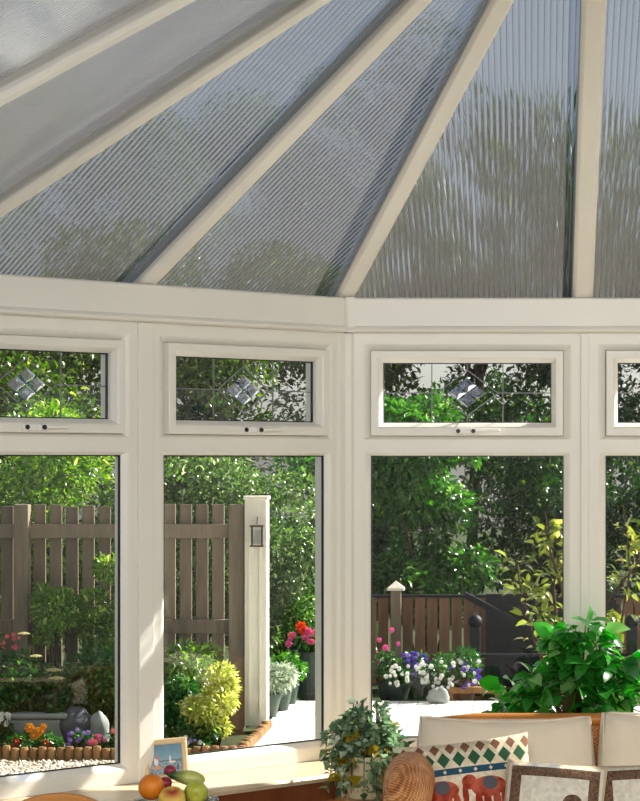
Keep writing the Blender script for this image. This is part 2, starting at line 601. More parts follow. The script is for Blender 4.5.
# ---- roof
def zroof(r):      # underside of the glazing at apothem distance r from the hub
    return Z_EAVE + 0.034 + (AP - 0.03 - r) * TANP
HUBZ = zroof(0)
def roof_panel(ang, x0, x1, label, ridge=None):
    """sheet in a facet's own frame: hub at origin, eave towards +y; x0..x1 along the eave"""
    re_ = AP + 0.16
    k = re_ / AP
    th = 0.016
    if ridge is None:
        q = [(0, 0.0), (x0 * k, re_), (x1 * k, re_)]
    else:
        q = ridge(re_)
    m = M()
    m.v = [(x, y, zroof(y)) for x, y in q] + [(x, y, zroof(y) + th) for x, y in q]
    n = len(q)
    m.f = [tuple(range(n)), tuple(range(n, 2 * n))[::-1]] + [(i, n + i, n + (i + 1) % n, (i + 1) % n) for i in range(n)]
    o = m.build('roof_panel', MAT['poly'], loc=(HUBX, HUBY, 0), rot=(0, 0, ang))
    o.data.materials.append(MAT['skin'])
    for i, f in enumerate(o.data.polygons):
        f.material_index = 1 if f.normal.z > 0.5 else 0
    return struct(o, label, 'roof panel')
names = {R(45): 'left bay', 0.0: 'front', R(-45): 'right bay'}
for ang, nm in names.items():
    roof_panel(ang, -HALF, 0, 'fluted roof sheet over the %s, left of its middle rafter' % nm)
    roof_panel(ang, 0, HALF, 'fluted roof sheet over the %s, right of its middle rafter' % nm)
yA, yB = 0.36, 1.16       # side rafters, measured along the ridge from the hub towards the house
span = HUBY - BACK
for ang, s, nm in ((R(90), -1, 'left side'), (R(-90), 1, 'right side')):
    # local x runs along the eave; the house is at -x on the left side and +x on the right side
    roof_panel(ang, 0, 0, 'grey roof sheet over the %s next to the corner rafter' % nm, lambda re_, s=s: [(0, 0), (s * yA, 0), (s * yA, re_), (-s * HALF * re_ / AP, re_)][::(1 if s > 0 else -1)])
    roof_panel(ang, 0, 0, 'grey roof sheet over the %s, middle' % nm, lambda re_, s=s: [(s * yA, 0), (s * yB, 0), (s * yB, re_), (s * yA, re_)][::(1 if s > 0 else -1)])
    roof_panel(ang, 0, 0, 'grey roof sheet over the %s next to the house' % nm, lambda re_, s=s: [(s * yB, 0), (s * span, 0), (s * span, re_), (s * yB, re_)][::(1 if s > 0 else -1)])

def rafter(ang, off, label, hip=False, wd=0.070):
    """off = offset along the eave in the facet frame; hips run to the corner"""
    r_ = AP / math.cos(R(22.5)) if hip else AP
    tp = TANP * (math.cos(R(22.5)) if hip else 1)
    y0, y1 = 0.02, r_ - 0.03 / (math.cos(R(22.5)) if hip else 1)
    prof = [(-wd / 2, 0.045), (-wd / 2, -0.016), (-wd / 2 + 0.012, -0.028), (wd / 2 - 0.012, -0.028), (wd / 2, -0.016), (wd / 2, 0.045)]
    m = M()
    n = len(prof)
    for yy in (y0, y1 + 0.006, y1 + 0.2):
        for x, z in prof:
            zz = HUBZ - yy * tp + z
            if yy > y1 + 0.1:
                zz = max(zz, HUBZ - yy * tp + 0.001) if z < 0 else zz
            elif yy > y1:
                pass
            m.v.append((x + off, yy, zz))
    m.f = [tuple(range(n)), tuple(range(2 * n, 3 * n))[::-1]]
    for a in (0, 1):
        m.f += [(a * n + i, a * n + n + i, a * n + n + (i + 1) % n, a * n + (i + 1) % n) for i in range(n)]
    o = m.build('rafter', MAT['upvc'], loc=(HUBX, HUBY, 0), rot=(0, 0, ang), bevel=0.003)
    return struct(o, label, 'rafter')
rafter(R(45), 0, 'white rafter rising from the middle of the left bay')
rafter(0, 0, 'white rafter above the middle post of the front windows')
rafter(R(-45), 0, 'white rafter rising from the middle of the right bay')
rafter(R(67.5), 0, 'white corner rafter between the left side and the left bay', True)
rafter(R(22.5), 0, 'white corner rafter rising where the left bay meets the front', True)
rafter(R(-22.5), 0, 'white corner rafter between the front and the right bay', True)
rafter(R(-67.5), 0, 'white corner rafter between the right bay and the right side', True)
for ang, s, nm in ((R(90), -1, 'left side'), (R(-90), 1, 'right side')):
    rafter(ang, s * yA, 'white side rafter nearest the corner on the %s' % nm)
    rafter(ang, s * yB, 'white side rafter nearer the house on the %s' % nm)
struct(M().box((HUBX, (HUBY + BACK) / 2, HUBZ), (0.10, HUBY - BACK, 0.12)).build('trim_ridge', MAT['upvc'], bevel=0.01), 'white ridge beam from the house to the roof hub', 'ridge')
struct(M().lathe([(0.03, -0.13), (0.10, -0.10), (0.13, -0.05), (0.13, 0.05), (0.05, 0.1)], 24, (HUBX, HUBY, HUBZ)).build('trim_boss', MAT['upvc'], smooth=False), 'white round boss where the rafters meet', 'boss')

# ------------------------------------------------------------------ the garden ground
GZ = -0.30
def ground_mat():
    k = N('dark_soil_and_grass')
    co, x, y, z = k.xyz()
    nz = k.noise(co, 3.0, 5)
    col = k.ramp(nz, [(0.3, rgb(42, 36, 26)), (0.55, rgb(52, 66, 30)), (0.75, rgb(80, 100, 44))])
    return k.done(k.bsdf(col, 0.9, 0.2, k.bump(nz, 0.6, 0.05)))
gm = M()
gm.v = [(-30, 7.8, GZ - 0.02), (30, 7.8, GZ - 0.02), (30, 60, GZ - 0.02), (-30, 60, GZ - 0.02), (-30, 7.8, GZ - 0.4), (30, 7.8, GZ - 0.4), (30, 60, GZ - 0.4), (-30, 60, GZ - 0.4)]
gm.f = [(0, 1, 2, 3), (7, 6, 5, 4), (0, 4, 5, 1), (1, 5, 6, 2), (2, 6, 7, 3), (3, 7, 4, 0)]
struct(gm.build('ground', ground_mat()), 'garden ground beyond the windows', 'ground')

def deck_mat():
    k = N('pale_weathered_decking')
    co, x, y, z = k.xyz()
    t = k.math('DIVIDE', x, 0.145)
    fr = k.math('FRACT', t)
    gap = k.math('LESS_THAN', fr, 0.05)
    idn = k.n('TexWhiteNoise', noise_dimensions='1D')
    k.put(idn.inputs['W'], k.math('FLOOR', t))
    mp = k.n('Mapping')
    k.put(mp.inputs[0], co)
    mp.inputs['Scale'].default_value = (8, 0.8, 1)
    nz = k.noise(mp.outputs[0], 3, 5)
    base = k.ramp(k.math('ADD', k.math('MULTIPLY', nz, 0.6), k.math('MULTIPLY', idn.outputs[0], 0.4)), [(0.2, rgb(206, 202, 196)), (0.8, rgb(240, 237, 230))])
    col = k.mix(gap, base, rgb(120, 114, 106))
    return k.done(k.bsdf(col, 0.6, 0.4, k.bump(nz, 0.2, 0.004)))
dk = M().box((0.9, 12.625, GZ + 0.0), (5.55, 8.85, 0.06))
struct(dk.build('deck', deck_mat()), 'pale sunlit timber deck behind the windows', 'deck')

# ------------------------------------------------------------------ foliage
def leaf_mesh(name, mat, pts, dirs, size, rng, aspect=0.45, fold=0.35, curl=0.25, tilt=0.8, parent=None, jitter=0.35, loc=None):
    """one leaf per point: a folded, slightly curled blade of 2 x 3 faces (or 2 for far ones)"""
    n = len(pts)
    pts = np.asarray(pts, float)
    dirs = np.asarray(dirs, float) + rng.normal(0, tilt, (n, 3))
    dirs /= np.linalg.norm(dirs, axis=1)[:, None] + 1e-9
    up = np.tile(np.array([0, 0, 1.0]), (n, 1)) + rng.normal(0, 0.55, (n, 3))
    side = np.cross(dirs, up)
    side /= np.linalg.norm(side, axis=1)[:, None] + 1e-9
    nor = np.cross(side, dirs)
    L = size * (1 + rng.uniform(-jitter, jitter, n))[:, None]
    W = L * aspect
    fz = fold
    def P(a, b, c):
        return pts + dirs * L * a + side * W * b + nor * L * c
    if size > 0.045:
        vs = [P(0, 0, 0), P(.3, -.46, fz * .3), P(.3, 0, 0.02), P(.3, .46, fz * .3), P(.7, -.36, fz * .22 - curl * .3), P(.7, 0, -curl * .3), P(.7, .36, fz * .22 - curl * .3), P(1, 0, -curl)]
        fs = [(0, 2, 1), (0, 3, 2), (1, 2, 5, 4), (2, 3, 6, 5), (4, 5, 7), (5, 6, 7)]
    else:
        vs = [P(0, 0, 0), P(.45, -.5, fz * .3), P(1, 0, -curl), P(.45, .5, fz * .3)]
        fs = [(0, 2, 1), (0, 3, 2)]
    nv = len(vs)
    V = np.stack(vs, 1).reshape(-1, 3)
    loops, starts, totals = [], [], []
    base = (np.arange(n) * nv)[:, None]
    li = np.concatenate([np.array(f) for f in fs])[None, :] + base
    lt = np.array([len(f) for f in fs])
    per = lt.sum()
    st = np.concatenate([[0], np.cumsum(lt)[:-1]])[None, :] + (np.arange(n) * per)[:, None]
    me = bpy.data.meshes.new(name)
    me.vertices.add(len(V))
    me.vertices.foreach_set('co', V.ravel())
    me.loops.add(n * per)
    me.loops.foreach_set('vertex_index', li.ravel().astype(np.int32))
    me.polygons.add(n * len(fs))
    me.polygons.foreach_set('loop_start', st.ravel().astype(np.int32))
    me.update(calc_edges=True)
    me.validate()
    me.materials.append(mat)
    o = bpy.data.objects.new(name, me)
    COL.objects.link(o)
    if parent is not None:
        o.parent = parent
    if loc is not None:
        o.location = loc
    return o

def blob_points(blobs, n, rng, shell=0.55, zmin=None):
    """points in the outer shell of ellipsoids (cx,cy,cz,rx,ry,rz), and outward directions"""
    B = np.array(blobs, float)
    wgt = (B[:, 3] * B[:, 4] + B[:, 4] * B[:, 5] + B[:, 3] * B[:, 5])
    wgt /= wgt.sum()
    idx = rng.choice(len(B), n, p=wgt)
    u = rng.normal(0, 1, (n, 3))
    u /= np.linalg.norm(u, axis=1)[:, None]
    r = (shell + (1.05 - shell) * rng.random(n) ** 0.6)[:, None]
    p = B[idx, :3] + u * r * B[idx, 3:]
    if zmin is not None:
        p[:, 2] = np.maximum(p[:, 2], zmin + rng.random(n) * 0.05)
    return p, u

def lumps(rng, c, r, k, lump):
    """k small lumps filling an ellipsoid of centre c and radii r"""
    out = []
    for _ in range(k):
        u = rng.normal(0, 1, 3)
        u /= np.linalg.norm(u)
        q = rng.random() ** 0.4 * 0.85
        s = lump * rng.uniform(0.7, 1.3)
        out.append((c[0] + u[0] * q * r[0], c[1] + u[1] * q * r[1], c[2] + u[2] * q * r[2], s, s, s * 0.8))
    return out

LEAF = {
    'silver': leafy('silvery_willow_leaf', rgb(52, 76, 40), rgb(100, 132, 66), rgb(200, 214, 160), 0.4, 0.3),
    'lime': leafy('yellow_green_leaf', rgb(60, 100, 34), rgb(118, 156, 58), rgb(206, 214, 116), 0.4, 0.35),
    'laurel': leafy('glossy_laurel_leaf', rgb(32, 76, 28), rgb(74, 128, 50), rgb(156, 192, 104), 0.38, 0.26),
    'dark': leafy('dark_tree_leaf', rgb(20, 46, 18), rgb(42, 80, 28), rgb(116, 150, 56), 0.35, 0.3),
    'olive': leafy('olive_tree_leaf', rgb(34, 60, 20), rgb(76, 108, 38), rgb(170, 186, 84), 0.4, 0.3),
    'apple': leafy('pale_yellow_leaf', rgb(52, 74, 30), rgb(120, 132, 56), rgb(214, 208, 110), 0.42, 0.35),
    'gold': leafy('gold_variegated_leaf', rgb(126, 150, 60), rgb(204, 206, 112), rgb(246, 242, 200), 0.4, 0.35),
    'bedgreen': leafy('bedding_leaf', rgb(24, 64, 26), rgb(56, 110, 44), rgb(134, 166, 84), 0.3, 0.35),
    'grey': leafy('grey_green_leaf', rgb(110, 126, 104), rgb(170, 182, 160), rgb(232, 236, 224), 0.3, 0.45),
    'house': leafy('fresh_houseplant_leaf', rgb(30, 100, 34), rgb(64, 146, 56), rgb(150, 204, 120), 0.45, 0.22, 0.8),
    'ivygreen': leafy('ivy_green_leaf', rgb(50, 86, 52), rgb(140, 170, 132), rgb(240, 244, 232), 0.35, 0.35),
    'ivyyellow': leafy('ivy_yellow_leaf', rgb(150, 130, 30), rgb(186, 160, 44), rgb(208, 186, 80), 0.4, 0.4),
}
MAT['bark'] = plain('brown_bark', rgb(74, 58, 44), 0.9, 0.2, vary=0.35, scale=14, bumpy=0.5)
MAT['twig'] = plain('green_twig', rgb(92, 84, 48), 0.7, 0.3, vary=0.2)

def bush(name, label, cat, loc, r, h, n, leaf, size, seed, k=18, lump=0.28, stem=0.02, group=None, aspect=0.45, z0=0.0, tilt=0.8):
    """r = (rx, ry); crown from z0 to h above loc"""
    rng = np.random.default_rng(seed)
    root = thing(name, label, cat, loc, group=group)
    c = (0, 0, (h + z0) / 2)
    rr = (r[0], r[1], (h - z0) / 2)
    bl = lumps(rng, c, rr, k, lump * min(r[0], (h - z0) / 2) * 1.4)
    p, u = blob_points(bl, n, rng, zmin=0.02)
    leaf_mesh('foliage', LEAF[leaf], p, u, size, rng, aspect, parent=root, tilt=tilt)
    st = M()
    for b in bl[:10]:
        a = Vector((b[0] * 0.15, b[1] * 0.15, -0.02))
        e = Vector(b[:3])
        mid = a.lerp(e, 0.5) + Vector((rng.normal(0, 0.02), rng.normal(0, 0.02), 0.05 * h))
        st.tube([a, mid, e], [stem, stem * 0.7, stem * 0.35], 6)
    st.build('stem', MAT['bark'], root, smooth=True)
    return root

def tree(name, label, loc, h, crown_r, z0, n, leaf, size, seed, trunk=0.09, k=46, group=None, lump=0.38, ry=None):
    rng = np.random.default_rng(seed)
    root = thing(name, label, 'tree', loc, group=group)
    ry = ry or crown_r
    c = (0, 0, (h + z0) / 2)
    bl = lumps(rng, c, (crown_r, ry, (h - z0) / 2), k, lump * crown_r)
    p, u = blob_points(bl, n, rng, zmin=0.05)
    leaf_mesh('crown', LEAF[leaf], p, u, size, rng, 0.5, parent=root)
    st = M()
    st.tube([(0, 0, -0.05), (0.03 * h * rng.normal(), 0.02 * h * rng.normal(), h * 0.35), (0, 0, h * 0.8)], [trunk, trunk * 0.75, trunk * 0.2], 8)
    for b in bl[:14]:
        z = max(0.15 * h, min(h * 0.7, b[2] * 0.6))
        a = Vector((0, 0, z))
        e = Vector(b[:3])
        st.tube([a, a.lerp(e, 0.5) + Vector((0, 0, 0.05 * h)), e], [trunk * 0.4, trunk * 0.28, trunk * 0.1], 6)
    st.build('trunk', MAT['bark'], root, smooth=True)
    return root

# hedge and trees beyond the fences (column, distance)
def gx(px, y):
    return (px - CX) * y / F
TG = 'tall trees beyond the hedge'
tree('broadleaf_tree', 'tall olive green tree seen behind the far left fanlight', (gx(-10, 25), 25, GZ), 7.2, 1.6, 0.5, 34000, 'olive', 0.085, 11, group=TG)
tree('broadleaf_tree', 'tall silvery tree seen in the fanlight over the gate', (gx(180, 27), 27, GZ), 7.0, 1.45, 0.5, 32000, 'olive', 0.085, 12, group=TG)
tree('broadleaf_tree', 'tall dark tree behind the corner post, left of the laurel', (gx(330, 31), 31, GZ), 8.6, 1.5, 0.6, 30000, 'olive', 0.10, 13, group=TG)
tree('broadleaf_tree', 'tall dark tree with sky between branches, in the front left fanlight', (gx(470, 32.5), 32.5, GZ), 8.8, 1.5, 0.6, 29000, 'dark', 0.10, 14, group=TG)
tree('broadleaf_tree', 'tall dark tree behind the middle post of the front windows', (gx(600, 31), 31, GZ), 9.0, 1.6, 0.6, 32000, 'dark', 0.10, 15, group=TG)
tree('broadleaf_tree', 'tall dark tree at the far right beyond the railing', (gx(740, 32), 32, GZ), 8.8, 1.6, 0.6, 22000, 'dark', 0.10, 16, group=TG)
tree('broadleaf_tree', 'tall olive tree outside the left edge of the bay', (gx(-190, 24), 24, GZ), 5.2, 1.5, 0.6, 12000, 'olive', 0.08, 17, group=TG)
HG = 'shrubs behind the picket fence'
bush('garden_shrub', 'leafy yellow green shrub over the far left picket fence', 'shrub', (gx(40, 17.4), 17.4, GZ), (0.85, 0.55), 2.55, 15000, 'lime', 0.058, 21, 30, 0.24, group=HG)
bush('garden_shrub', 'silver green shrub between the two left windows, above the fence', 'shrub', (gx(165, 17.6), 17.6, GZ), (0.75, 0.5), 2.5, 14000, 'silver', 0.055, 22, 30, 0.24, group=HG)
bush('garden_shrub', 'silver green shrub directly above the white gate post', 'shrub', (gx(262, 17.9), 17.9, GZ), (0.62, 0.5), 2.45, 12000, 'silver', 0.055, 23, 28, 0.24, group=HG)
bush('garden_shrub', 'green shrub right of the gate post and above the red flowers', 'shrub', (gx(318, 19.2), 19.2, GZ), (0.5, 0.45), 2.5, 9000, 'laurel', 0.055, 24, 24, 0.26, group=HG)
bush('garden_shrub', 'yellow green shrub behind the leftmost fence boards', 'shrub', (gx(-60, 17.6), 17.6, GZ), (0.7, 0.5), 2.6, 9000, 'lime', 0.06, 25, 24, 0.26, group=HG)
bush('laurel_bush', 'bright green laurel bush behind the low brown fence', 'shrub', (gx(425, 19.6), 19.6, GZ), (0.64, 0.55), 2.85, 15000, 'laurel', 0.075, 26, 30, 0.25)
bush('dark_bush', 'dark green bush behind the low fence left of the laurel', 'shrub', (gx(366, 20.8), 20.8, GZ), (0.55, 0.5), 2.4, 9000, 'dark', 0.065, 29, 26, 0.26)
bush('dark_bush', 'dark green bush behind the low fence right of the laurel', 'shrub', (gx(545, 20.6), 20.6, GZ), (0.75, 0.6), 2.7, 11000, 'dark', 0.065, 27, 28, 0.25)
bush('dark_bush', 'dark green bush at the far right behind the middle post', 'shrub', (gx(650, 20.2), 20.2, GZ), (0.7, 0.6), 2.5, 9000, 'dark', 0.065, 28, 26, 0.25)

# ------------------------------------------------------------------ fences
MAT['fence'] = wood('grey_brown_fence_board', rgb(112, 98, 84), rgb(150, 134, 114), 'Z', 10, 0.8, 0.2)
MAT['redfence'] = wood('brown_low_fence_board', rgb(116, 84, 64), rgb(152, 116, 90), 'Z', 10, 0.8, 0.2)
MAT['paint'] = plain('pale_painted_post', rgb(236, 228, 212), 0.6, 0.4, vary=0.04)
MAT['darkwood'] = plain('blue_black_stained_timber', rgb(18, 18, 28), 0.6, 0.3, vary=0.1)

FY = 15.6
fence = thing('picket_fence', 'grey brown picket fence with two rails behind the left windows', 'fence', (0, FY, GZ))
pitch = 0.116
x = gx(-75, FY)
xe = gx(228, FY)
pk = M().box((0, 0, 0.80), (0.086, 0.02, 1.57))
rng0 = random.Random(4)
first = None
while x < xe:
    if first is None:
        o = first = pk.build('picket', MAT['fence'], fence, bevel=0.004, loc=(x, 0.03, 0))
    else:
        o = first.copy()
        COL.objects.link(o)
    o.location = (x, 0.03, rng0.uniform(-0.02, 0.01))
    x += pitch
for z in (0.72, 1.44 - 0.04):
    M().box(((gx(-75, FY) + xe) / 2, -0.005, z), (xe - gx(-75, FY) + 0.1, 0.045, 0.10)).build('rail', MAT['fence'], fence, bevel=0.004)
for px in (24, 238):
    M().box((gx(px, FY), -0.055, 0.79), (0.105, 0.10, 1.60)).build('post', MAT['fence'], fence, bevel=0.005)
gp = thing('gate_post', 'broad pale sunlit gate post at the end of the picket fence', 'post', (gx(257, FY - 0.1), FY - 0.1, GZ + 0.03))
M().box((0, 0, 0.80), (0.155, 0.155, 1.60)).build('shaft', MAT['paint'], gp, bevel=0.006)
M().box((0, 0, 1.61), (0.175, 0.175, 0.025)).build('cap', MAT['paint'], gp, bevel=0.006)
M().box((-0.045, -0.082, 0.72), (0.012, 0.012, 1.30)).build('batten', MAT['paint'], gp)
M().box((0.03, -0.082, 0.72), (0.012, 0.012, 1.30)).build('batten', MAT['paint'], gp)

lan = thing('bird_feeder', 'small square bird feeder hanging on the pale gate post', 'bird feeder', at(257, 546, FY - 0.25))
m = M()
for sx in (-1, 1):
    for sy in (-1, 1):
        m.box((sx * 0.035, sy * 0.025, 0.07), (0.006, 0.006, 0.13))
m.build('cage', MAT['black'], lan)
M().box((0, 0, 0.0), (0.095, 0.07, 0.010)).build('tray', MAT['bark'], lan)
M().box((0, 0, 0.14), (0.095, 0.07, 0.012)).build('roof', MAT['bark'], lan)
M().box((0, 0, 0.065), (0.055, 0.035, 0.10)).build('seed_tube', MAT['bowlglass'], lan)
M().tube([(0, 0, 0.146), (0, 0.01, 0.20), (0, 0.075, 0.205)], 0.003, 6).build('hook', MAT['black'], lan)

LY = 18.4
low = thing('low_fence', 'low brown board fence with a dark top rail behind the front windows', 'fence', (0, LY, GZ))
x = gx(322, LY)
xe = gx(700, LY)
pk = M().box((0, 0, 0.39), (0.086, 0.02, 0.74))
first = None
i = 0
while x < xe:
    if first is None:
        o = first = pk.build('board', MAT['redfence'], low, bevel=0.003)
    else:
        o = first.copy()
        COL.objects.link(o)
    o.location = (x, 0.0, rng0.uniform(-0.01, 0.005))
    x += 0.103
M().box(((gx(322, LY) + xe) / 2, -0.01, 0.765), (xe - gx(322, LY), 0.07, 0.022)).build('top_rail', MAT['darkwood'], low, bevel=0.004)
M().box(((gx(322, LY) + xe) / 2, 0.03, 0.25), (xe - gx(322, LY), 0.04, 0.08)).build('lower_rail', MAT['redfence'], low)
fp = thing('fence_post', 'grey fence post with a pale pointed cap in front of the low fence', 'post', (gx(396, LY - 0.12), LY - 0.12, GZ))
M().box((0, 0, 0.41), (0.085, 0.085, 0.82)).build('shaft', MAT['fence'], fp, bevel=0.004)
M().add([(-.07, -.07, .82), (.07, -.07, .82), (.07, .07, .82), (-.07, .07, .82), (-.07, -.07, .84), (.07, -.07, .84), (.07, .07, .84), (-.07, .07, .84), (0, 0, .90)],
        [(3, 2, 1, 0), (0, 1, 5, 4), (1, 2, 6, 5), (2, 3, 7, 6), (3, 0, 4, 7), (4, 5, 8), (5, 6, 8), (6, 7, 8), (7, 4, 8)]).build('cap', MAT['paint'], fp)

# dark timber steps railing
RY = 17.7
rl = thing('step_railing', 'blue black timber railing with round topped newel posts and a sloping handrail', 'railing', (gx(475, RY), RY, GZ))
for px in (475, 632):
    m = M().box((gx(px, RY) - gx(475, RY), 0, 0.28), (0.085, 0.085, 0.56))
    m.build('newel_post', MAT['darkwood'], rl, bevel=0.006)
    M().ball((gx(px, RY) - gx(475, RY), 0, 0.60), 0.058, 14, 10).build('newel_cap', MAT['darkwood'], rl, smooth=True)
xr = gx(660, RY) - gx(475, RY)
M().box((xr / 2, 0, 0.325), (xr, 0.06, 0.03)).build('middle_rail', MAT['darkwood'], rl, bevel=0.004)
M().box((xr / 2, 0, 0.05), (xr, 0.05, 0.04)).build('bottom_rail', MAT['darkwood'], rl)
sb = M().box((0, 0, 0.19), (0.032, 0.03, 0.25)).build('baluster', MAT['darkwood'], rl)
for k in range(11):
    o = sb
    if k:
        o = sb.copy()
        COL.objects.link(o)
    o.location = (0.10 + k * 0.115, 0, 0)
M().bar((gx(463, RY) - gx(475, RY), 0.30, 0.80), (gx(548, RY) - gx(475, RY), 0.30, 0.44), 0.05, 0.05).build('sloping_handrail', MAT['darkwood'], rl)
M().box((0.62, 0.40, 0.40), (1.08, 0.03, 0.80)).build('back_panel', MAT['darkwood'], rl)  # dark sheet standing in for the deep shade behind the railing
M().box((0.72, 0.37, 0.70), (0.92, 0.05, 0.035)).build('back_rail', MAT['darkwood'], rl)

# ------------------------------------------------------------------ flower bed below the left windows
EY = 13.85
MAT['log'] = wood('brown_log_edging', rgb(110, 78, 50), rgb(160, 124, 84), 'Z', 10, 0.8, 0.2)
le = thing('log_edging', 'row of short upright logs edging the flower bed', 'garden edging', (0, EY, GZ))
lg = M().lathe([(0.026, 0.0), (0.027, 0.076), (0.022, 0.090)], 10).build('log', MAT['log'], le, smooth=False)
x = gx(-30, EY)
k = 0
while x < gx(240, EY):
    o = lg
    if k:
        o = lg.copy()
        COL.objects.link(o)
    o.location = (x, 0.004 * math.sin(k * 2.1), rng0.uniform(-0.012, 0.008))
    x += 0.0575
    k += 1
for k in range(26):
    o = lg.copy()
    COL.objects.link(o)
    o.location = (gx(240, EY), 0.0575 * (k + 1), rng0.uniform(-0.012, 0.008))

# gravel strip
def gravel():
    rng = np.random.default_rng(3)
    n = 4200
    V, Fc = [], []
    t = (1 + 5 ** 0.5) / 2
    octv = np.array([(1, 0, 0), (-1, 0, 0), (0, 1, 0), (0, -1, 0), (0, 0, 1), (0, 0, -1)], float)
    octf = [(0, 2, 4), (2, 1, 4), (1, 3, 4), (3, 0, 4), (2, 0, 5), (1, 2, 5), (3, 1, 5), (0, 3, 5)]
    m = M()
    for i in range(n):
        c = np.array([rng.uniform(gx(-40, 13.2), gx(150, 13.8)), rng.uniform(12.4, 13.8), GZ + rng.uniform(0.0, 0.012)])
        s = rng.uniform(0.007, 0.018)
        v = octv * rng.uniform(0.7, 1.3, (6, 1)) * s * np.array([1, 1, 0.7])
        a = rng.uniform(0, 6.28)
        ca, sa = math.cos(a), math.sin(a)
        v = np.stack([v[:, 0] * ca - v[:, 1] * sa, v[:, 0] * sa + v[:, 1] * ca, v[:, 2]], 1) + c
        m.add(v.tolist(), octf)
    k = N('pale_pebbles')
    g = k.n('NewGeometry')
    col = k.ramp(g.outputs['Random Per Island'], [(0.0, rgb(90, 80, 70)), (0.25, rgb(178, 160, 136)), (0.7, rgb(222, 212, 194)), (1.0, rgb(240, 234, 222))])
    o = m.build('gravel', k.done(k.bsdf(col, 0.8, 0.3)), smooth=True)
    tag(o, 'strip of pale gravel in front of the log edging', 'gravel', kind='stuff')
gravel()
mb = M().box((gx(60, 13.1), 13.1, GZ - 0.005), (1.6, 1.46, 0.014))
k = N('pale_sand_bed')
co, *_ = k.xyz()
tag(mb.build('gravel_bed', k.done(k.bsdf(k.ramp(k.noise(co, 60), [(0.35, rgb(120, 104, 84)), (0.6, rgb(200, 186, 160))]), 0.9, 0.2))), 'sandy bed under the pale gravel', 'gravel', kind='stuff')

# soil and planting
def clump(name, label, px, y, r, h, n, leaf, size, seed, **kw):
    return bush(name, label, kw.pop('cat', 'plant'), (gx(px, y), y, GZ), (r, r * 0.8), h, n, leaf, size, seed, k=kw.pop('k', 9), lump=kw.pop('lump', 0.38), stem=0.006, **kw)
clump('border_plant', 'dark leafy plant behind the orange marigold', 28, 14.9, 0.26, 0.62, 2600, 'bedgreen', 0.05, 31)
clump('border_plant', 'dark leafy plant left of the tall pale flower heads', -6, 14.8, 0.24, 0.66, 2200, 'bedgreen', 0.05, 32)
clump('border_plant', 'dark leafy plant below the pale flower heads', 66, 15.0, 0.26, 0.58, 2600, 'bedgreen', 0.05, 33)
clump('border_plant', 'dark leafy plant above the grey pots', 104, 14.9, 0.24, 0.62, 2400, 'bedgreen', 0.05, 34)
clump('climbing_plant', 'yellow green climber hanging over the far left fence', 62, 15.35, 0.26, 1.05, 1500, 'lime', 0.05, 35, z0=0.62)
clump('climbing_plant', 'green climber growing up the fence beside the window edge', 112, 15.35, 0.20, 1.45, 2200, 'lime', 0.05, 36, z0=0.15)
clump('climbing_plant', 'low yellow green climber on the fence left of the gate post', 190, 15.22, 0.24, 0.72, 1500, 'lime', 0.05, 37, z0=0.20)
clump('border_plant', 'dark glossy plant left of the gold variegated shrub', 178, 14.7, 0.17, 0.48, 2200, 'bedgreen', 0.05, 38)
bush('variegated_shrub', 'gold variegated shrub in the bed in front of the fence', 'shrub', (gx(216, 14.5), 14.5, GZ), (0.21, 0.16), 0.52, 3600, 'gold', 0.04, 39, 14, 0.3, 0.008)
clump('border_plant', 'low dark plant at the log edging below the gold shrub', 200, 14.4, 0.15, 0.22, 900, 'bedgreen', 0.04, 40)

def petal_mat(name, c):
    k = N(name)
    g = k.n('NewGeometry')
    col = k.ramp(g.outputs['Random Per Island'], [(0, tuple(v * 0.75 for v in c[:3]) + (1,)), (1, c)])
    b = k.bsdf(col, 0.6, 0.3)
    t = k.n('BsdfTranslucent')
    k.put(t.inputs[0], col)
    mx = k.n('MixShader')
    mx.inputs[0].default_value = 0.3
    k.t.links.new(b, mx.inputs[1]); k.t.links.new(t.outputs[0], mx.inputs[2])
    return k.done(mx.outputs[0])
PET = {'orange': petal_mat('orange_petal', rgb(246, 150, 40)), 'red': petal_mat('red_petal', rgb(216, 44, 40)), 'scarlet': petal_mat('scarlet_petal', rgb(246, 74, 36)),
       'pink': petal_mat('pink_petal', rgb(240, 100, 170)), 'white': petal_mat('white_petal', rgb(246, 246, 240)), 'purple': petal_mat('purple_petal', rgb(110, 80, 200)),
       'lilac': petal_mat('lilac_petal', rgb(172, 150, 226)), 'cream': petal_mat('cream_flower_head', rgb(220, 212, 150)), 'salmon': petal_mat('salmon_petal', rgb(242, 120, 130))}
MAT['eye'] = plain('yellow_flower_eye', rgb(236, 206, 60), 0.6)

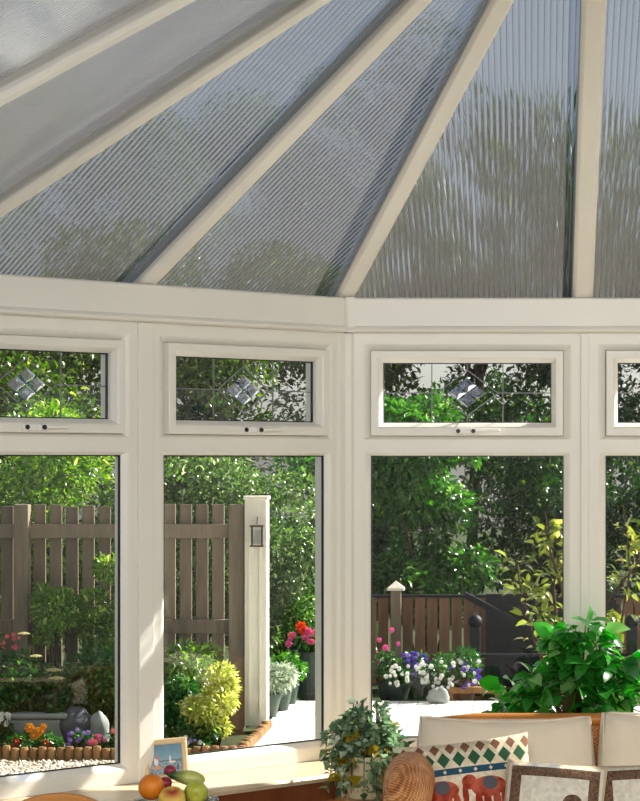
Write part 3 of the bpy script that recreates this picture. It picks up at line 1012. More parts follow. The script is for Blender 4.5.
def flower_plant(name, label, px, y, z, blooms, leaf, seed, r=0.08, h=0.16, n=350, ls=0.03, zb=None, cat='flower'):
    """a small plant with its blooms: blooms = [(petal, dx, dy, dz, radius)]"""
    rng = np.random.default_rng(seed)
    root = thing(name, label, cat, (gx(px, y), y, z))
    bl = lumps(rng, (0, 0, h * 0.5), (r, r, h * 0.5), 6, r * 0.5)
    p, u = blob_points(bl, n, rng, zmin=0.005)
    leaf_mesh('foliage', LEAF[leaf], p, u, ls, rng, 0.5, parent=root)
    st = M()
    for c, dx, dy, dz, rad in blooms:
        st.tube([(dx * 0.3, dy * 0.3, 0), (dx * 0.7, dy * 0.7, dz * 0.6), (dx, dy, dz)], 0.002, 5)
    st.build('stem', MAT['twig'], root)
    for c, dx, dy, dz, rad in blooms:
        m = M()
        if c == 'cream':          # flat head of many tiny florets
            for i in range(46):
                a = i * 2.4
                q = rad * math.sqrt((i + 0.5) / 46)
                m.ball((dx + q * math.cos(a), dy + q * math.sin(a), dz - 0.25 * q * q / rad), rad * 0.12, 6, 4)
            m.build('bloom', PET[c], root)
            continue
        npet = 6
        for ring_, (kk, tilt) in enumerate(((1.0, 0.2), (0.7, 0.55))):
            for i in range(npet):
                a = 2 * math.pi * (i + ring_ * 0.5) / npet + rng.uniform(-.1, .1)
                # flower looks towards the house and up
                ax = Vector((math.cos(a), 0, math.sin(a)))
                nn = Vector((0, -1, 0.35)).normalized()
                tz = Vector((0, 0.35, 1)).normalized()
                d = (Vector((1, 0, 0)) * math.cos(a) + tz * math.sin(a))
                s = d.cross(nn)
                c0 = Vector((dx, dy, dz))
                L = rad * kk
                pts = [c0, c0 + d * L * .55 + s * L * .42 + nn * L * tilt * .5, c0 + d * L + s * L * .22 + nn * L * tilt * .8, c0 + d * L - s * L * .22 + nn * L * tilt * .8, c0 + d * L * .55 - s * L * .42 + nn * L * tilt * .5]
                m.add(pts, [(0, 1, 2, 3, 4)])
        b = m.build('bloom', PET[c], root)
        M().ball((dx, dy - rad * 0.25, dz + rad * 0.1), rad * 0.22, 8, 6).build('flower_eye', MAT['eye'], b)
    return root

def rb(rng, cols, n, sx, sz, z0, r0, r1, dy=-0.06):
    return [(cols[int(rng.integers(len(cols)))], rng.uniform(-sx, sx), dy + rng.uniform(-.05, .05), z0 + rng.uniform(0, sz), rng.uniform(r0, r1)) for _ in range(n)]
g = np.random.default_rng(77)
fz = lambda py, y: EYE + (HY - py) * y / F - GZ
flower_plant('marigold', 'orange marigold plant with one large bloom group in the far left bed', 36, 14.4, GZ, [('orange', -0.03, -0.05, fz(727, 14.4), 0.034), ('orange', 0.03, -0.05, fz(731, 14.4), 0.036), ('orange', 0.0, -0.06, fz(735, 14.4), 0.034), ('orange', 0.06, -0.05, fz(726, 14.4), 0.024)], 'bedgreen', 51, h=0.15)
flower_plant('red_bedding_flower', 'small red bedding flower left of the marigold', 18, 14.3, GZ, [('red', 0, -0.05, fz(741, 14.3), 0.026), ('red', -0.02, -0.05, fz(744, 14.3), 0.02)], 'bedgreen', 52, h=0.10)
flower_plant('red_bedding_flower', 'dark red bedding flower just right of the marigold', 47, 14.3, GZ, [('red', 0, -0.05, fz(743, 14.3), 0.030), ('red', 0.02, -0.05, fz(747, 14.3), 0.02)], 'bedgreen', 53, h=0.10)
flower_plant('lilac_bedding_flower', 'lilac flowers spilling over the edging by the grey pots', 80, 14.3, GZ, rb(g, ['lilac', 'purple'], 16, 0.07, 0.10, 0.05, 0.014, 0.02), 'bedgreen', 54, h=0.13)
flower_plant('pink_bedding_flower', 'salmon pink flowers right of the lilac ones', 99, 14.3, GZ, rb(g, ['salmon', 'pink'], 11, 0.045, 0.06, 0.05, 0.015, 0.02), 'bedgreen', 55, h=0.10)
flower_plant('pink_bedding_flower', 'red and pink flowers at the right edge of the far left window', 118, 14.3, GZ, rb(g, ['salmon', 'red'], 10, 0.05, 0.10, 0.05, 0.014, 0.02), 'bedgreen', 56, h=0.14)
flower_plant('white_bedding_flower', 'white flowers at the left edge of the far left window', 5, 14.5, GZ, rb(g, ['white'], 12, 0.06, 0.10, 0.14, 0.014, 0.02), 'bedgreen', 57, h=0.18)
flower_plant('yarrow', 'tall plant with flat cream flower heads in front of the fence', 55, 14.7, GZ, [('cream', 0, -0.05, fz(668, 14.7), 0.05), ('cream', -0.20, -0.05, fz(632, 14.7), 0.04), ('cream', -0.13, 0, fz(655, 14.7), 0.04), ('cream', 0.02, -0.05, fz(676, 14.7), 0.05)], 'bedgreen', 58, r=0.09, h=0.34, n=600, ls=0.05)
flower_plant('pink_bedding_flower', 'dull pink flowers low at the left edge of the picket fence', 8, 15.2, GZ, rb(g, ['salmon'], 14, 0.10, 0.10, 0.60, 0.014, 0.022), 'bedgreen', 59, r=0.1, h=0.6, n=700, ls=0.04)
flower_plant('blue_bedding_flower', 'pale blue flowers at the log edging below the dark glossy plant', 192, 14.32, GZ, rb(g, ['lilac', 'white'], 16, 0.07, 0.05, 0.05, 0.012, 0.018), 'bedgreen', 60, h=0.09)

MAT['stone'] = plain('grey_stone', rgb(84, 88, 92), 0.85, 0.3, vary=0.25, scale=12, bumpy=0.5)
MAT['palestone'] = plain('pale_stone', rgb(150, 154, 150), 0.8, 0.3, vary=0.1, scale=10, bumpy=0.3)
MAT['greenpot'] = plain('dark_green_glazed_pot', rgb(58, 78, 66), 0.4, 0.5, vary=0.2)
MAT['darkpot'] = plain('slate_coloured_pot', rgb(44, 52, 54), 0.5, 0.5, vary=0.2)
MAT['soil'] = plain('potting_soil', rgb(44, 32, 24), 0.95, 0.1, vary=0.3, scale=40)

def rock(name, label, px, y, r, seed, mat='stone', z=None):
    rng = np.random.default_rng(seed)
    ph = rng.uniform(0, 6, 6)
    def fn(p):
        q = 1 + 0.10 * math.sin(3 * p.x + ph[0]) + 0.09 * math.sin(4 * p.y + ph[1]) + 0.08 * math.sin(5 * p.z + ph[2]) + 0.05 * math.sin(9 * p.x + 7 * p.z + ph[3])
        return p * q
    o = M().ball((0, 0, r[2] * 0.75), r, 22, 14, fn).build(name, MAT[mat], smooth=True, loc=(gx(px, y), y, GZ if z is None else z))
    return tag(o, label, 'rock')
rock('boulder', 'large rounded grey boulder behind the lilac flowers', 78, 14.62, (0.13, 0.09, 0.15), 1)
rock('boulder', 'smaller pale grey boulder behind the salmon flowers', 99, 14.6, (0.075, 0.07, 0.12), 2, 'palestone')
tr = thing('stand_in_trough', 'low pale trough standing in for a reflected streak behind the marigold', 'trough', (gx(38, 14.62), 14.62, GZ))  # invented trough, stands in for a pale streak reflected in the pane
M().box((0, 0, 0.09), (0.38, 0.12, 0.18), taper=1.05).build('body', MAT['palestone'], tr, bevel=0.02)
M().box((0, 0, 0.20), (0.42, 0.16, 0.03)).build('rim', MAT['palestone'], tr, bevel=0.01)

def pot_plant(name, label, px, y, z, pr, ph, leaf, seed, fr, fh, n, ls, mat, blooms=None, group=None, aspect=0.45, tilt=0.8, cat='potted plant'):
    rng = np.random.default_rng(seed)
    root = thing(name, label, cat, (gx(px, y), y, z), group=group)
    pm = M().lathe([(pr * 0.62, 0), (pr * 0.95, ph * 0.86), (pr * 1.06, ph * 0.86), (pr * 1.08, ph), (pr * 0.93, ph), (pr * 0.88, ph * 0.9)], 24).build('pot', MAT[mat], root, smooth=False)
    M().lathe([(pr * 0.80, ph * 0.8), (pr * 0.87, ph * 0.91), (0.002, ph * 0.93)], 20).build('soil', MAT['soil'], root)
    bl = lumps(rng, (0, 0, ph + fh * 0.45), (fr, fr, fh * 0.5), 9, fr * 0.45)
    p, u = blob_points(bl, n, rng, zmin=0.03)
    leaf_mesh('foliage', LEAF[leaf], p, u, ls, rng, aspect, parent=root, tilt=tilt)
    st = M()
    for b in bl[:8]:
        st.tube([(b[0] * 0.1, b[1] * 0.1, ph * 0.85), (b[0] * 0.5, b[1] * 0.5, (ph + b[2]) / 2), b[:3]], [0.006, 0.005, 0.002], 6)
    st.build('stem', MAT['twig'], root)
    for c, dx, dy, dz, rad in blooms or []:
        m = M()
        for i in range(7):
            a = 2 * math.pi * i / 7
            for tl in (0.15, 0.7):
                d = Vector((math.cos(a), -tl, math.sin(a) + tl * .3)).normalized()
                s = d.cross(Vector((0, -1, 0.2))).normalized()
                c0 = Vector((dx, dy, dz))
                m.add([c0, c0 + d * rad * .6 + s * rad * .4, c0 + d * rad, c0 + d * rad * .6 - s * rad * .4], [(0, 1, 2, 3)])
        m.build('bloom', PET[c], root)
    return root
DZ = GZ + 0.03
PG = 'green pots along the deck edge'
pot_plant('potted_shrub', 'nearest green pot with a grey leaved plant on the deck by the gate post', 268, 16.0, DZ, 0.10, 0.17, 'grey', 61, 0.16, 0.26, 1100, 0.05, 'greenpot', group=PG)
pot_plant('potted_shrub', 'second green pot behind the grey leaved one on the deck', 281, 16.4, DZ, 0.085, 0.17, 'laurel', 62, 0.14, 0.26, 900, 0.045, 'greenpot', group=PG)
pot_plant('potted_shrub', 'third green pot along the deck edge, narrow leaves', 290, 16.85, DZ, 0.07, 0.16, 'laurel', 63, 0.12, 0.22, 700, 0.045, 'greenpot', group=PG)
g2 = np.random.default_rng(5)
bl = [('scarlet', -0.07, -0.16, 0.60, 0.05), ('scarlet', -0.05, -0.17, 0.57, 0.045)] + [(['pink', 'pink', 'salmon'][i % 3], g2.uniform(-0.17, 0.20), -0.15 - 0.03 * g2.random(), g2.uniform(0.46, 0.58), g2.uniform(0.022, 0.036)) for i in range(20)]
pot_plant('potted_geranium', 'tall dark pot of red and pink geraniums on the deck', 312, 17.3, GZ, 0.16, 0.40, 'bedgreen', 64, 0.17, 0.20, 900, 0.05, 'darkpot', bl)
# petunias in front of the low fence
def petunia(label, px, y, seed, cols, n, w=0.15, h=0.30, low_=0.12):
    rg = np.random.default_rng(seed)
    bs = [(cols[int(rg.integers(len(cols)))], rg.uniform(-w, w), -0.13 - rg.random() * 0.05, rg.uniform(low_, h), rg.uniform(0.015, 0.023)) for _ in range(int(n * 1.9))]
    pot_plant('potted_petunia', label, px, y, GZ, 0.11, 0.15, 'bedgreen', seed, w, h - 0.10, 700, 0.04, 'darkpot', bs)
petunia('dark pot of white petunias beside the grey capped fence post', 398, 17.3, 71, ['white'], 11, 0.09, 0.30)
petunia('dark pot of purple petunias left of the white ones', 416, 17.5, 72, ['purple', 'purple', 'lilac'], 16, 0.10, 0.38, 0.20)
petunia('dark pot of white petunias in the middle of the group', 436, 17.2, 73, ['white'], 18, 0.15, 0.34)
petunia('dark pot of white and purple petunias at the railing newel', 464, 17.3, 74, ['white', 'white', 'purple'], 16, 0.14, 0.36)
pl_ = pot_plant('tall_pink_flower', 'tall thin plant with pink flowers left of the grey capped fence post', 386, 17.4, GZ, 0.07, 0.14, 'bedgreen', 75, 0.08, 0.28, 260, 0.05, 'darkpot',
          [('pink', 0.05, -0.05, 0.56, 0.024), ('pink', -0.05, -0.05, 0.48, 0.022), ('pink', 0.0, -0.06, 0.42, 0.03), ('pink', 0.10, -0.05, 0.45, 0.02), ('pink', -0.06, -0.05, 0.30, 0.02)])
rock('pale_boulder', 'pale rock on the deck in front of the petunias', 438, 16.88, (0.075, 0.06, 0.065), 9, 'palestone', DZ)
pb = thing('plank_bench', 'low brown plank bench in front of the petunias', 'bench', (gx(474, 17.2), 17.2, GZ))
M().box((0, 0, 0.10), (0.50, 0.10, 0.05)).build('seat', MAT['log'], pb, bevel=0.006)
for sx in (-0.19, 0.19):
    M().box((sx, 0, 0.04), (0.05, 0.08, 0.08)).build('leg', MAT['log'], pb)

# young tree with pale leaves close to the glass
def sapling():
    rng = np.random.default_rng(91)
    y = 9.4
    root = thing('young_tree', 'young tree with pale yellow leaves just outside the middle post', 'tree', (gx(572, y), y, DZ))
    zt = lambda py: EYE + (HY - py) * y / F - DZ
    st = M()
    pts, drs = [], []
    trunks = [[(0, 0, 0), (0.01, 0, 0.8), (-0.03, 0.0, zt(600)), (-0.10, 0, zt(545)), (-0.115, 0, zt(512))],
              [(0, 0, 0.5), (-0.08, 0, 0.9), (-0.16, -0.03, zt(640)), (-0.22, 0, zt(590)), (-0.25, 0, zt(548))],
              [(0, 0, 0.5), (0.10, 0, 0.9), (0.20, 0, zt(640)), (0.25, 0, zt(570)), (0.22, 0.02, zt(505))],
              [(0, 0, 0.6), (0.02, 0.06, 1.0), (-0.10, 0.05, zt(630)), (-0.17, 0.06, zt(600)), (-0.24, 0.05, zt(590))],
              [(0.0, 0, 0.7), (0.05, 0.1, 1.0), (0.16, 0.08, zt(600)), (0.3, 0.05, zt(560)), (0.36, 0.04, zt(520))],
              [(0.0, 0, 0.7), (-0.05, 0.1, 1.0), (-0.08, 0.08, zt(590)), (-0.06, 0.05, zt(560)), (-0.04, 0.04, zt(520))]]
    for tkr in trunks:
        tv = [Vector(p) for p in tkr]
        st.tube(tv, [0.012, 0.010, 0.007, 0.004, 0.002], 6)
        for i in range(1, len(tv) - 1):
            for q in range(13):
                t = rng.random()
                p = tv[i].lerp(tv[i + 1], t)
                d = Vector((rng.normal(), rng.normal() * 0.7, rng.normal() * 0.5 + 0.3)).normalized()
                e = p + d * rng.uniform(0.02, 0.085)
                st.tube([p, e], [0.002, 0.001], 4)
                for z_ in range(2 if i > 1 else 1):
                    pts.append(tuple(p.lerp(e, 1 - 0.4 * z_)))
                    drs.append(tuple(d))
    leaf_mesh('foliage', LEAF['apple'], np.array(pts), np.array(drs), 0.054, rng, 0.5, parent=root, tilt=0.4)
    st.build('stem', MAT['bark'], root, smooth=True)
sapling()

# ------------------------------------------------------------------ inside: houseplants
MAT['cream_pot'] = plain('cream_ceramic', rgb(222, 206, 168), 0.3, 0.5, vary=0.05)
def big_houseplant():
    rng = np.random.default_rng(101)
    y = 7.30
    root = thing('leafy_houseplant', 'lush green houseplant with large leaves on the sill behind the sofa', 'potted plant', (gx(580, y), y, Z_SILL))
    M().lathe([(0.075, 0), (0.095, 0.11), (0.105, 0.11), (0.107, 0.14), (0.09, 0.14), (0.085, 0.125)], 24).build('pot', MAT['cream_pot'], root)
    M().lathe([(0.07, 0.11), (0.086, 0.126), (0.002, 0.128)], 20).build('soil', MAT['soil'], root)
    st = M()
    pts, drs = [], []
    for i in range(115):
        a = rng.uniform(0, 6.28)
        rr = abs(rng.normal(0, 0.16)) + 0.02
        rr = min(rr, 0.29)
        ex, ey = math.cos(a) * rr, math.sin(a) * rr * 0.42
        top = 0.47 - 0.75 * rr + rng.uniform(-0.16, 0.03)
        top = max(top, 0.14)
        e = Vector((ex * 1.05, ey - 0.01, top))
        if e.y > 0.10: e.y = 0.10
        mid = Vector((ex * 0.45, ey * 0.4, 0.12 + top * 0.55))
        st.tube([(ex * 0.1, ey * 0.1, 0.11), mid, e], [0.004, 0.003, 0.002], 6)
        for z in range(5):
            t = 0.25 + 0.75 * (z + 1) / 5
            p = mid.lerp(e, t) if z else e
            d = Vector((math.cos(a + rng.normal(0, 0.9)), math.sin(a + rng.normal(0, 0.9)) * 0.6 - 0.3, rng.normal(-0.1, 0.35)))
            pts.append(tuple(p)); drs.append(tuple(d.normalized()))
    st.build('stem', MAT['twig'], root, smooth=True)
    leaf_mesh('foliage', LEAF['house'], np.array(pts), np.array(drs), 0.070, rng, 0.72, 0.3, 0.3, 0.35, parent=root)
big_houseplant()

def ivy():
    rng = np.random.default_rng(111)
    y = 6.93
    x0 = gx(367, y)
    stn = thing('plant_stand', 'slim wooden plant stand in the window corner', 'plant stand', (x0, y, 0))
    M().lathe([(0.10, 0.51), (0.10, 0.535)], 24).build('top', MAT['chairwood'], stn)
    M().lathe([(0.022, 0.02), (0.018, 0.2), (0.022, 0.51)], 14).build('column', MAT['chairwood'], stn)
    for i in range(3):
        a = 2.1 * i + 0.5
        M().bar((0, 0, 0.06), (0.14 * math.cos(a), 0.14 * math.sin(a), 0.014), 0.025, 0.025).build('foot', MAT['chairwood'], stn)
    root = thing('ivy_plant', 'variegated ivy trailing from a pot in the window corner', 'potted plant', (x0, y, 0.536))
    M().lathe([(0.06, 0), (0.078, 0.11), (0.085, 0.11), (0.087, 0.135), (0.074, 0.135), (0.07, 0.12)], 24).build('pot', MAT['cream_pot'], root)
    M().lathe([(0.06, 0.10), (0.071, 0.121), (0.002, 0.124)], 20).build('soil', MAT['soil'], root)
    st = M()
    P1, D1, P2, D2 = [], [], [], []
    for i in range(85):
        a = rng.uniform(0, 6.28)
        rr = rng.uniform(0.05, 0.125)
        hi = rng.uniform(0.19, 0.375) * (1.0 - 0.35 * rr / 0.125)
        endz = rng.uniform(-0.06, 0.24)
        if math.sin(a) > 0.4: endz = max(endz, 0.08)
        path = [Vector((math.cos(a) * 0.03, math.sin(a) * 0.03, 0.12)), Vector((math.cos(a) * rr * 0.6, math.sin(a) * rr * 0.6, hi)), Vector((math.cos(a) * rr, math.sin(a) * rr, (hi + endz) / 2 + 0.02)), Vector((math.cos(a) * rr * 1.08, math.sin(a) * rr * 1.08, min(endz, hi)))]
        st.tube(path, [0.002, 0.0018, 0.0015, 0.001], 4)
        for z in range(24):
            t = rng.random() * 3
            k_ = min(int(t), 2)
            p = path[k_].lerp(path[k_ + 1], t - k_)
            d = Vector((math.cos(a) + rng.normal(0, .7), math.sin(a) + rng.normal(0, .7), rng.normal(-0.2, 0.6))).normalized()
            if rng.random() < 0.10 and p.z > 0.08:
                P2.append(tuple(p * 0.85)); D2.append(tuple(d))
            else:
                P1.append(tuple(p)); D1.append(tuple(d))
    st.build('stem', MAT['twig'], root)
    leaf_mesh('foliage', LEAF['ivygreen'], np.array(P1), np.array(D1), 0.030, rng, 0.75, 0.3, 0.2, 0.3, parent=root)
    o = leaf_mesh('yellowed_leaves', LEAF['ivyyellow'], np.array(P2), np.array(D2), 0.045, rng, 0.8, 0.3, 0.2, 0.3, parent=root)
    o['label'] = 'yellowed leaves'
ivy()

# ------------------------------------------------------------------ sofa
def fabric(name, c, scale=420, vary=0.05):
    k = N(name)
    co, x, y, z = k.xyz()
    wv = k.n('TexWave', wave_type='BANDS', bands_direction='X'); k.put(wv.inputs[0], co); wv.inputs['Scale'].default_value = scale
    wz = k.n('TexWave', wave_type='BANDS', bands_direction='Z'); k.put(wz.inputs[0], co); wz.inputs['Scale'].default_value = scale
    nz = k.noise(co, 9, 3)
    col = k.ramp(nz, [(0.3, tuple(v * (1 - vary) for v in c[:3]) + (1,)), (0.7, c)])
    h = k.math('ADD', wv.outputs[1], wz.outputs[1])
    return k.done(k.bsdf(col, 0.9, 0.15, k.bump(h, 0.15, 0.002), Sheen_Weight=0.2))
MAT['cream'] = fabric('cream_cotton', rgb(232, 220, 200))
MAT['piping'] = fabric('cream_piping', rgb(228, 216, 196))
def wicker():
    k = N('honey_wicker')
    co, x, y, z = k.xyz()
    a = k.math('SINE', k.math('MULTIPLY', k.math('ADD', x, y), 420.0))
    b = k.math('SINE', k.math('MULTIPLY', z, 520.0))
    h = k.math('MULTIPLY', a, b)
    nz = k.noise(co, 25, 3)
    f = k.math('ADD', k.math('MULTIPLY', h, 0.25), nz)
    col = k.ramp(f, [(0.2, rgb(150, 82, 36)), (0.5, rgb(208, 136, 74)), (0.85, rgb(238, 182, 124))])
    return k.done(k.bsdf(col, 0.45, 0.5, k.bump(h, 0.7, 0.004)))
MAT['wicker'] = wicker()

def pillow(m, w, h, t, n=22, pinch=0.06, c=(0, 0, 0), top_sag=0.0, p=2.6):
    """soft cushion in the x-z plane, thickness along y"""
    o = len(m.v)
    for s in (-1, 1):
        for j in range(n + 1):
            for i in range(n + 1):
                u, v = -1 + 2 * i / n, -1 + 2 * j / n
                th = t * ((1 - abs(u) ** p) * (1 - abs(v) ** p)) ** 0.45
                cu = 1 - pinch * (1 - abs(v) ** 2) * abs(u) ** 3
                cv = 1 - pinch * (1 - abs(u) ** 2) * abs(v) ** 3
                z = v * h / 2 * cv
                if v > 0:
                    z -= top_sag * v * (1 - u * u) 
                m.v.append((c[0] + u * w / 2 * cu, c[1] + s * th / 2, c[2] + z))
    k = n + 1
    for q in (0, 1):
        b = o + q * k * k
        for j in range(n):
            for i in range(n):
                f = (b + j * k + i, b + j * k + i + 1, b + (j + 1) * k + i + 1, b + (j + 1) * k + i)
                m.f.append(f if q == 0 else f[::-1])
    return m

def edge_loop(w, h, pinch, r, y=0.0, n=22, top_sag=0.0):
    path = []
    for a in range(4):
        for i in range(n):
            t = -1 + 2 * i / n
            u, v = [(t, -1), (1, t), (-t, 1), (-1, -t)][a]
            cu = 1 - pinch * (1 - abs(v) ** 2) * abs(u) ** 3
            cv = 1 - pinch * (1 - abs(u) ** 2) * abs(v) ** 3
            z = v * h / 2 * cv
            if v > 0: z -= top_sag * v * (1 - u * u)
            path.append((u * w / 2 * cu, y, z))
    path.append(path[0])
    return M().tube(path, r, 8, False)

def box_cushion(m, w, h, d, rx=0.05, sag=0.02, n=18, bulge=0.03):
    """boxy back cushion: superellipse section, bulging front"""
    def fn(p):
        e = 0.30
        q = Vector([math.copysign(abs(v) ** 1.0, v) for v in p])
        mx = max(abs(q.x), abs(q.y), abs(q.z))
        cube = q / mx
        r = q * 0.18 + cube * 0.82
        return r
    o = len(m.v)
    m.ball((0, 0, 0), (w / 2, d / 2, h / 2), 48, 32, fn)
    for i in range(o, len(m.v)):
        x, y, z = m.v[i]
        u, v = x / (w / 2), z / (h / 2)
        y += math.copysign(bulge * max(0, 1 - u * u) * max(0, 1 - v * v), y)
        if v > 0.3:
            z -= sag * (v - 0.3) / 0.7 * max(0, 1 - u * u)
        m.v[i] = (x, y, z)
    return m

SX0 = gx(384, 6.35)
SX1 = SX0 + 1.46
sofa = thing('wicker_sofa', 'honey wicker sofa with a cream cover in front of the window', 'sofa', ((SX0 + SX1) / 2, 6.55, 0))
sx = (SX1 - SX0) / 2
# wrap round wicker frame: back with arms
m = M()
n = 40
outer = []
def wrapz(t):
    return 0.762
secs = []
m = M().tube([(-sx + 0.10, 0.37, 0.765), (-sx + 0.25, 0.42, 0.775), (sx - 0.25, 0.42, 0.775), (sx - 0.10, 0.37, 0.765)], 0.022, 14)
m.build('back_rail', MAT['chairwood'], sofa, smooth=True)
M().box((0, 0.40, 0.44), (2 * sx - 0.24, 0.035, 0.64)).build('back_panel', MAT['wicker'], sofa, bevel=0.01)
for s in (-1, 1):
    prof = [(-0.36, 0.54, 0.045), (-0.33, 0.615, 0.070), (-0.26, 0.672, 0.077), (-0.15, 0.682, 0.074), (0.05, 0.665, 0.064), (0.25, 0.64, 0.05), (0.37, 0.62, 0.04)]
    ar = M().tube([(s * (sx - 0.074 + (0.03 if y > 0.3 else 0) * -1), y, z) for y, z, r in prof], [r for y, z, r in prof], 20)
    arm = ar.build('arm', MAT['wicker'], sofa, smooth=True, sub=1)
    M().box((s * (sx - 0.074), 0.0, 0.36), (0.10, 0.70, 0.52)).build('side_panel', MAT['wicker'], arm, bevel=0.02)
M().box((0, -0.02, 0.20), (2 * sx - 0.10, 0.74, 0.20)).build('base', MAT['wicker'], sofa, bevel=0.02)
for a in (-1, 1):
    for b in (-0.33, 0.33):
        M().tube([(a * (sx - 0.10), b, 0), (a * (sx - 0.10), b, 0.14)], 0.024, 12).build('leg', MAT['chairwood'], sofa)
for i in (-1, 1):
    m = box_cushion(M(), 0.565, 0.14, 0.60, sag=0, bulge=0.0)
    o = m.build('seat_cushion', MAT['cream'], sofa, smooth=True, loc=(i * 0.285, -0.06, 0.375))
cw = 0.555
lc = []
for px0, px1, zt_, nm in ((414, 596, 0.822, 'left'), (597.5, 780, 0.834, 'right')):
    yb = 6.72
    xc = (gx(px0, yb) + gx(px1, yb)) / 2
    wd = gx(px1, yb) - gx(px0, yb)
    hh = 0.42
    o = box_cushion(M(), wd, hh, 0.16, sag=0.022 if nm == 'left' else 0.012, bulge=0.035).build('back_cushion', MAT['cream'], sofa, smooth=True)
    o.location = (xc - sofa.location.x, yb + 0.04 - 6.55, zt_ - hh / 2)
    o.rotation_euler = (R(-9), R(0), 0)
    # piped edges
    pth = []
    sg = 0.022 if nm == 'left' else 0.012
    for i in range(25):
        u = -1 + i / 12
        pth.append((u * 0.928 * wd / 2, -0.0755, hh / 2 * (0.947 - 0.02 * u * u) - sg * 0.924 * (1 - u * u)))
    pth = [(-0.94 * wd / 2, -0.0755, -hh / 2 * 0.7)] + pth + [(0.94 * wd / 2, -0.0755, -hh / 2 * 0.7)]
    M().tube(pth, 0.004, 6).build('piping', MAT['piping'], o, smooth=True)

# ------------------------------------------------------------------ throw cushions
def ell(k, x, z, cx, cz, rx, rz):
    a = k.math('DIVIDE', k.math('SUBTRACT', x, cx), rx)
    b = k.math('DIVIDE', k.math('SUBTRACT', z, cz), rz)
    return k.math('LESS_THAN', k.math('ADD', k.math('MULTIPLY', a, a), k.math('MULTIPLY', b, b)), 1.0)
def union(k, lst):
    o = lst[0]
    for q in lst[1:]:
        o = k.math('MAXIMUM', o, q)
    return o
def patterned():
    k = N('woven_diamond_and_animal_cloth')
    co, x, y, z = k.xyz()
    nz = k.noise(co, 60, 2)
    cream = k.ramp(nz, [(0.35, rgb(206, 188, 156)), (0.65, rgb(232, 220, 196))])
    # diamonds
    u = k.math('ABSOLUTE', k.math('SUBTRACT', k.math('FRACT', k.math('DIVIDE', x, 0.045)), 0.5))
    def diamonds(zc, hgt, sc_=0.85):
        v = k.math('ABSOLUTE', k.math('DIVIDE', k.math('SUBTRACT', z, zc), hgt))
        return k.math('LESS_THAN', k.math('ADD', k.math('MULTIPLY', u, 2.0 / sc_), v), 1.0)
    col = k.mix(diamonds(0.108, 0.024), cream, rgb(52, 92, 66))
    top = k.math('GREATER_THAN', z, 0.135)
    u2 = k.math('ABSOLUTE', k.math('SUBTRACT', k.math('FRACT', k.math('ADD', k.math('DIVIDE', x, 0.045), 0.5)), 0.5))
    v2 = k.math('DIVIDE', k.math('SUBTRACT', z, 0.143), 0.024)
    tri = k.math('LESS_THAN', k.math('ADD', k.math('MULTIPLY', u2, 2.4), k.math('ABSOLUTE', v2)), 0.8)
    col = k.mix(tri, col, rgb(132, 92, 74))
    band = k.math('LESS_THAN', k.math('ABSOLUTE', k.math('SUBTRACT', z, 0.072)), 0.010)
    dots = k.math('LESS_THAN', k.math('ADD', u, k.math('ABSOLUTE', k.math('DIVIDE', k.math('SUBTRACT', z, 0.072), 0.05))), 0.13)
    col = k.mix(band, col, k.mix(dots, rgb(44, 82, 104), rgb(220, 204, 170)))
    # two walking animals in a row
    shapes = []
    for ox, fl_ in ((-0.085, 1), (0.055, 1)):
        shapes += [ell(k, x, z, ox, 0.018, 0.052, 0.030), ell(k, x, z, ox - 0.055, 0.036, 0.022, 0.022), ell(k, x, z, ox - 0.07, 0.0, 0.009, 0.035),
                   ell(k, x, z, ox - 0.033, -0.026, 0.011, 0.035), ell(k, x, z, ox - 0.008, -0.026, 0.011, 0.035), ell(k, x, z, ox + 0.020, -0.026, 0.011, 0.035), ell(k, x, z, ox + 0.043, -0.026, 0.011, 0.035)]
    an = union(k, shapes)
    red = k.ramp(k.noise(co, 22, 2), [(0.4, rgb(142, 50, 34)), (0.62, rgb(188, 96, 74))])
    col = k.mix(an, col, red)
    sad = union(k, [ell(k, x, z, -0.08, 0.028, 0.022, 0.02), ell(k, x, z, 0.06, 0.028, 0.022, 0.02)])
    col = k.mix(sad, col, rgb(92, 92, 98))
    base = k.math('LESS_THAN', z, -0.125)
    col = k.mix(base, col, rgb(112, 60, 40))
    return k.done(k.bsdf(col, 0.9, 0.1, k.bump(k.noise(co, 240, 2), 0.25, 0.002)))
def bordered():
    k = N('cream_cloth_with_brown_border')
    co, x, y, z = k.xyz()
    hw_ = 0.150
    ax, az_ = k.math('ABSOLUTE', x), k.math('ABSOLUTE', z)
    mx = k.math('MAXIMUM', ax, az_)
    nz = k.noise(co, 120, 2)
    brown = k.ramp(nz, [(0.35, rgb(84, 62, 48)), (0.65, rgb(126, 98, 78))])
    cream = k.ramp(k.noise(co, 70, 2), [(0.3, rgb(206, 196, 178)), (0.7, rgb(232, 224, 208))])
    b1 = k.math('GREATER_THAN', mx, 0.098)
    b2 = k.math('LESS_THAN', mx, 0.128)
    col = k.mix(k.math('MULTIPLY', b1, b2), cream, brown)
    col = k.mix(k.math('GREATER_THAN', mx, 0.137), col, rgb(196, 178, 150))
    an = union(k, [ell(k, x, z, 0.0, -0.01, 0.06, 0.032), ell(k, x, z, 0.055, 0.025, 0.028, 0.026), ell(k, x, z, 0.08, -0.01, 0.009, 0.04), ell(k, x, z, -0.045, -0.05, 0.013, 0.04),
                   ell(k, x, z, -0.01, -0.05, 0.013, 0.04), ell(k, x, z, 0.03, -0.05, 0.013, 0.04), ell(k, x, z, -0.06, -0.02, 0.006, 0.035)])
    col = k.mix(an, col, brown)
    return k.done(k.bsdf(col, 0.9, 0.1, k.bump(nz, 0.2, 0.002)))
pm = patterned()
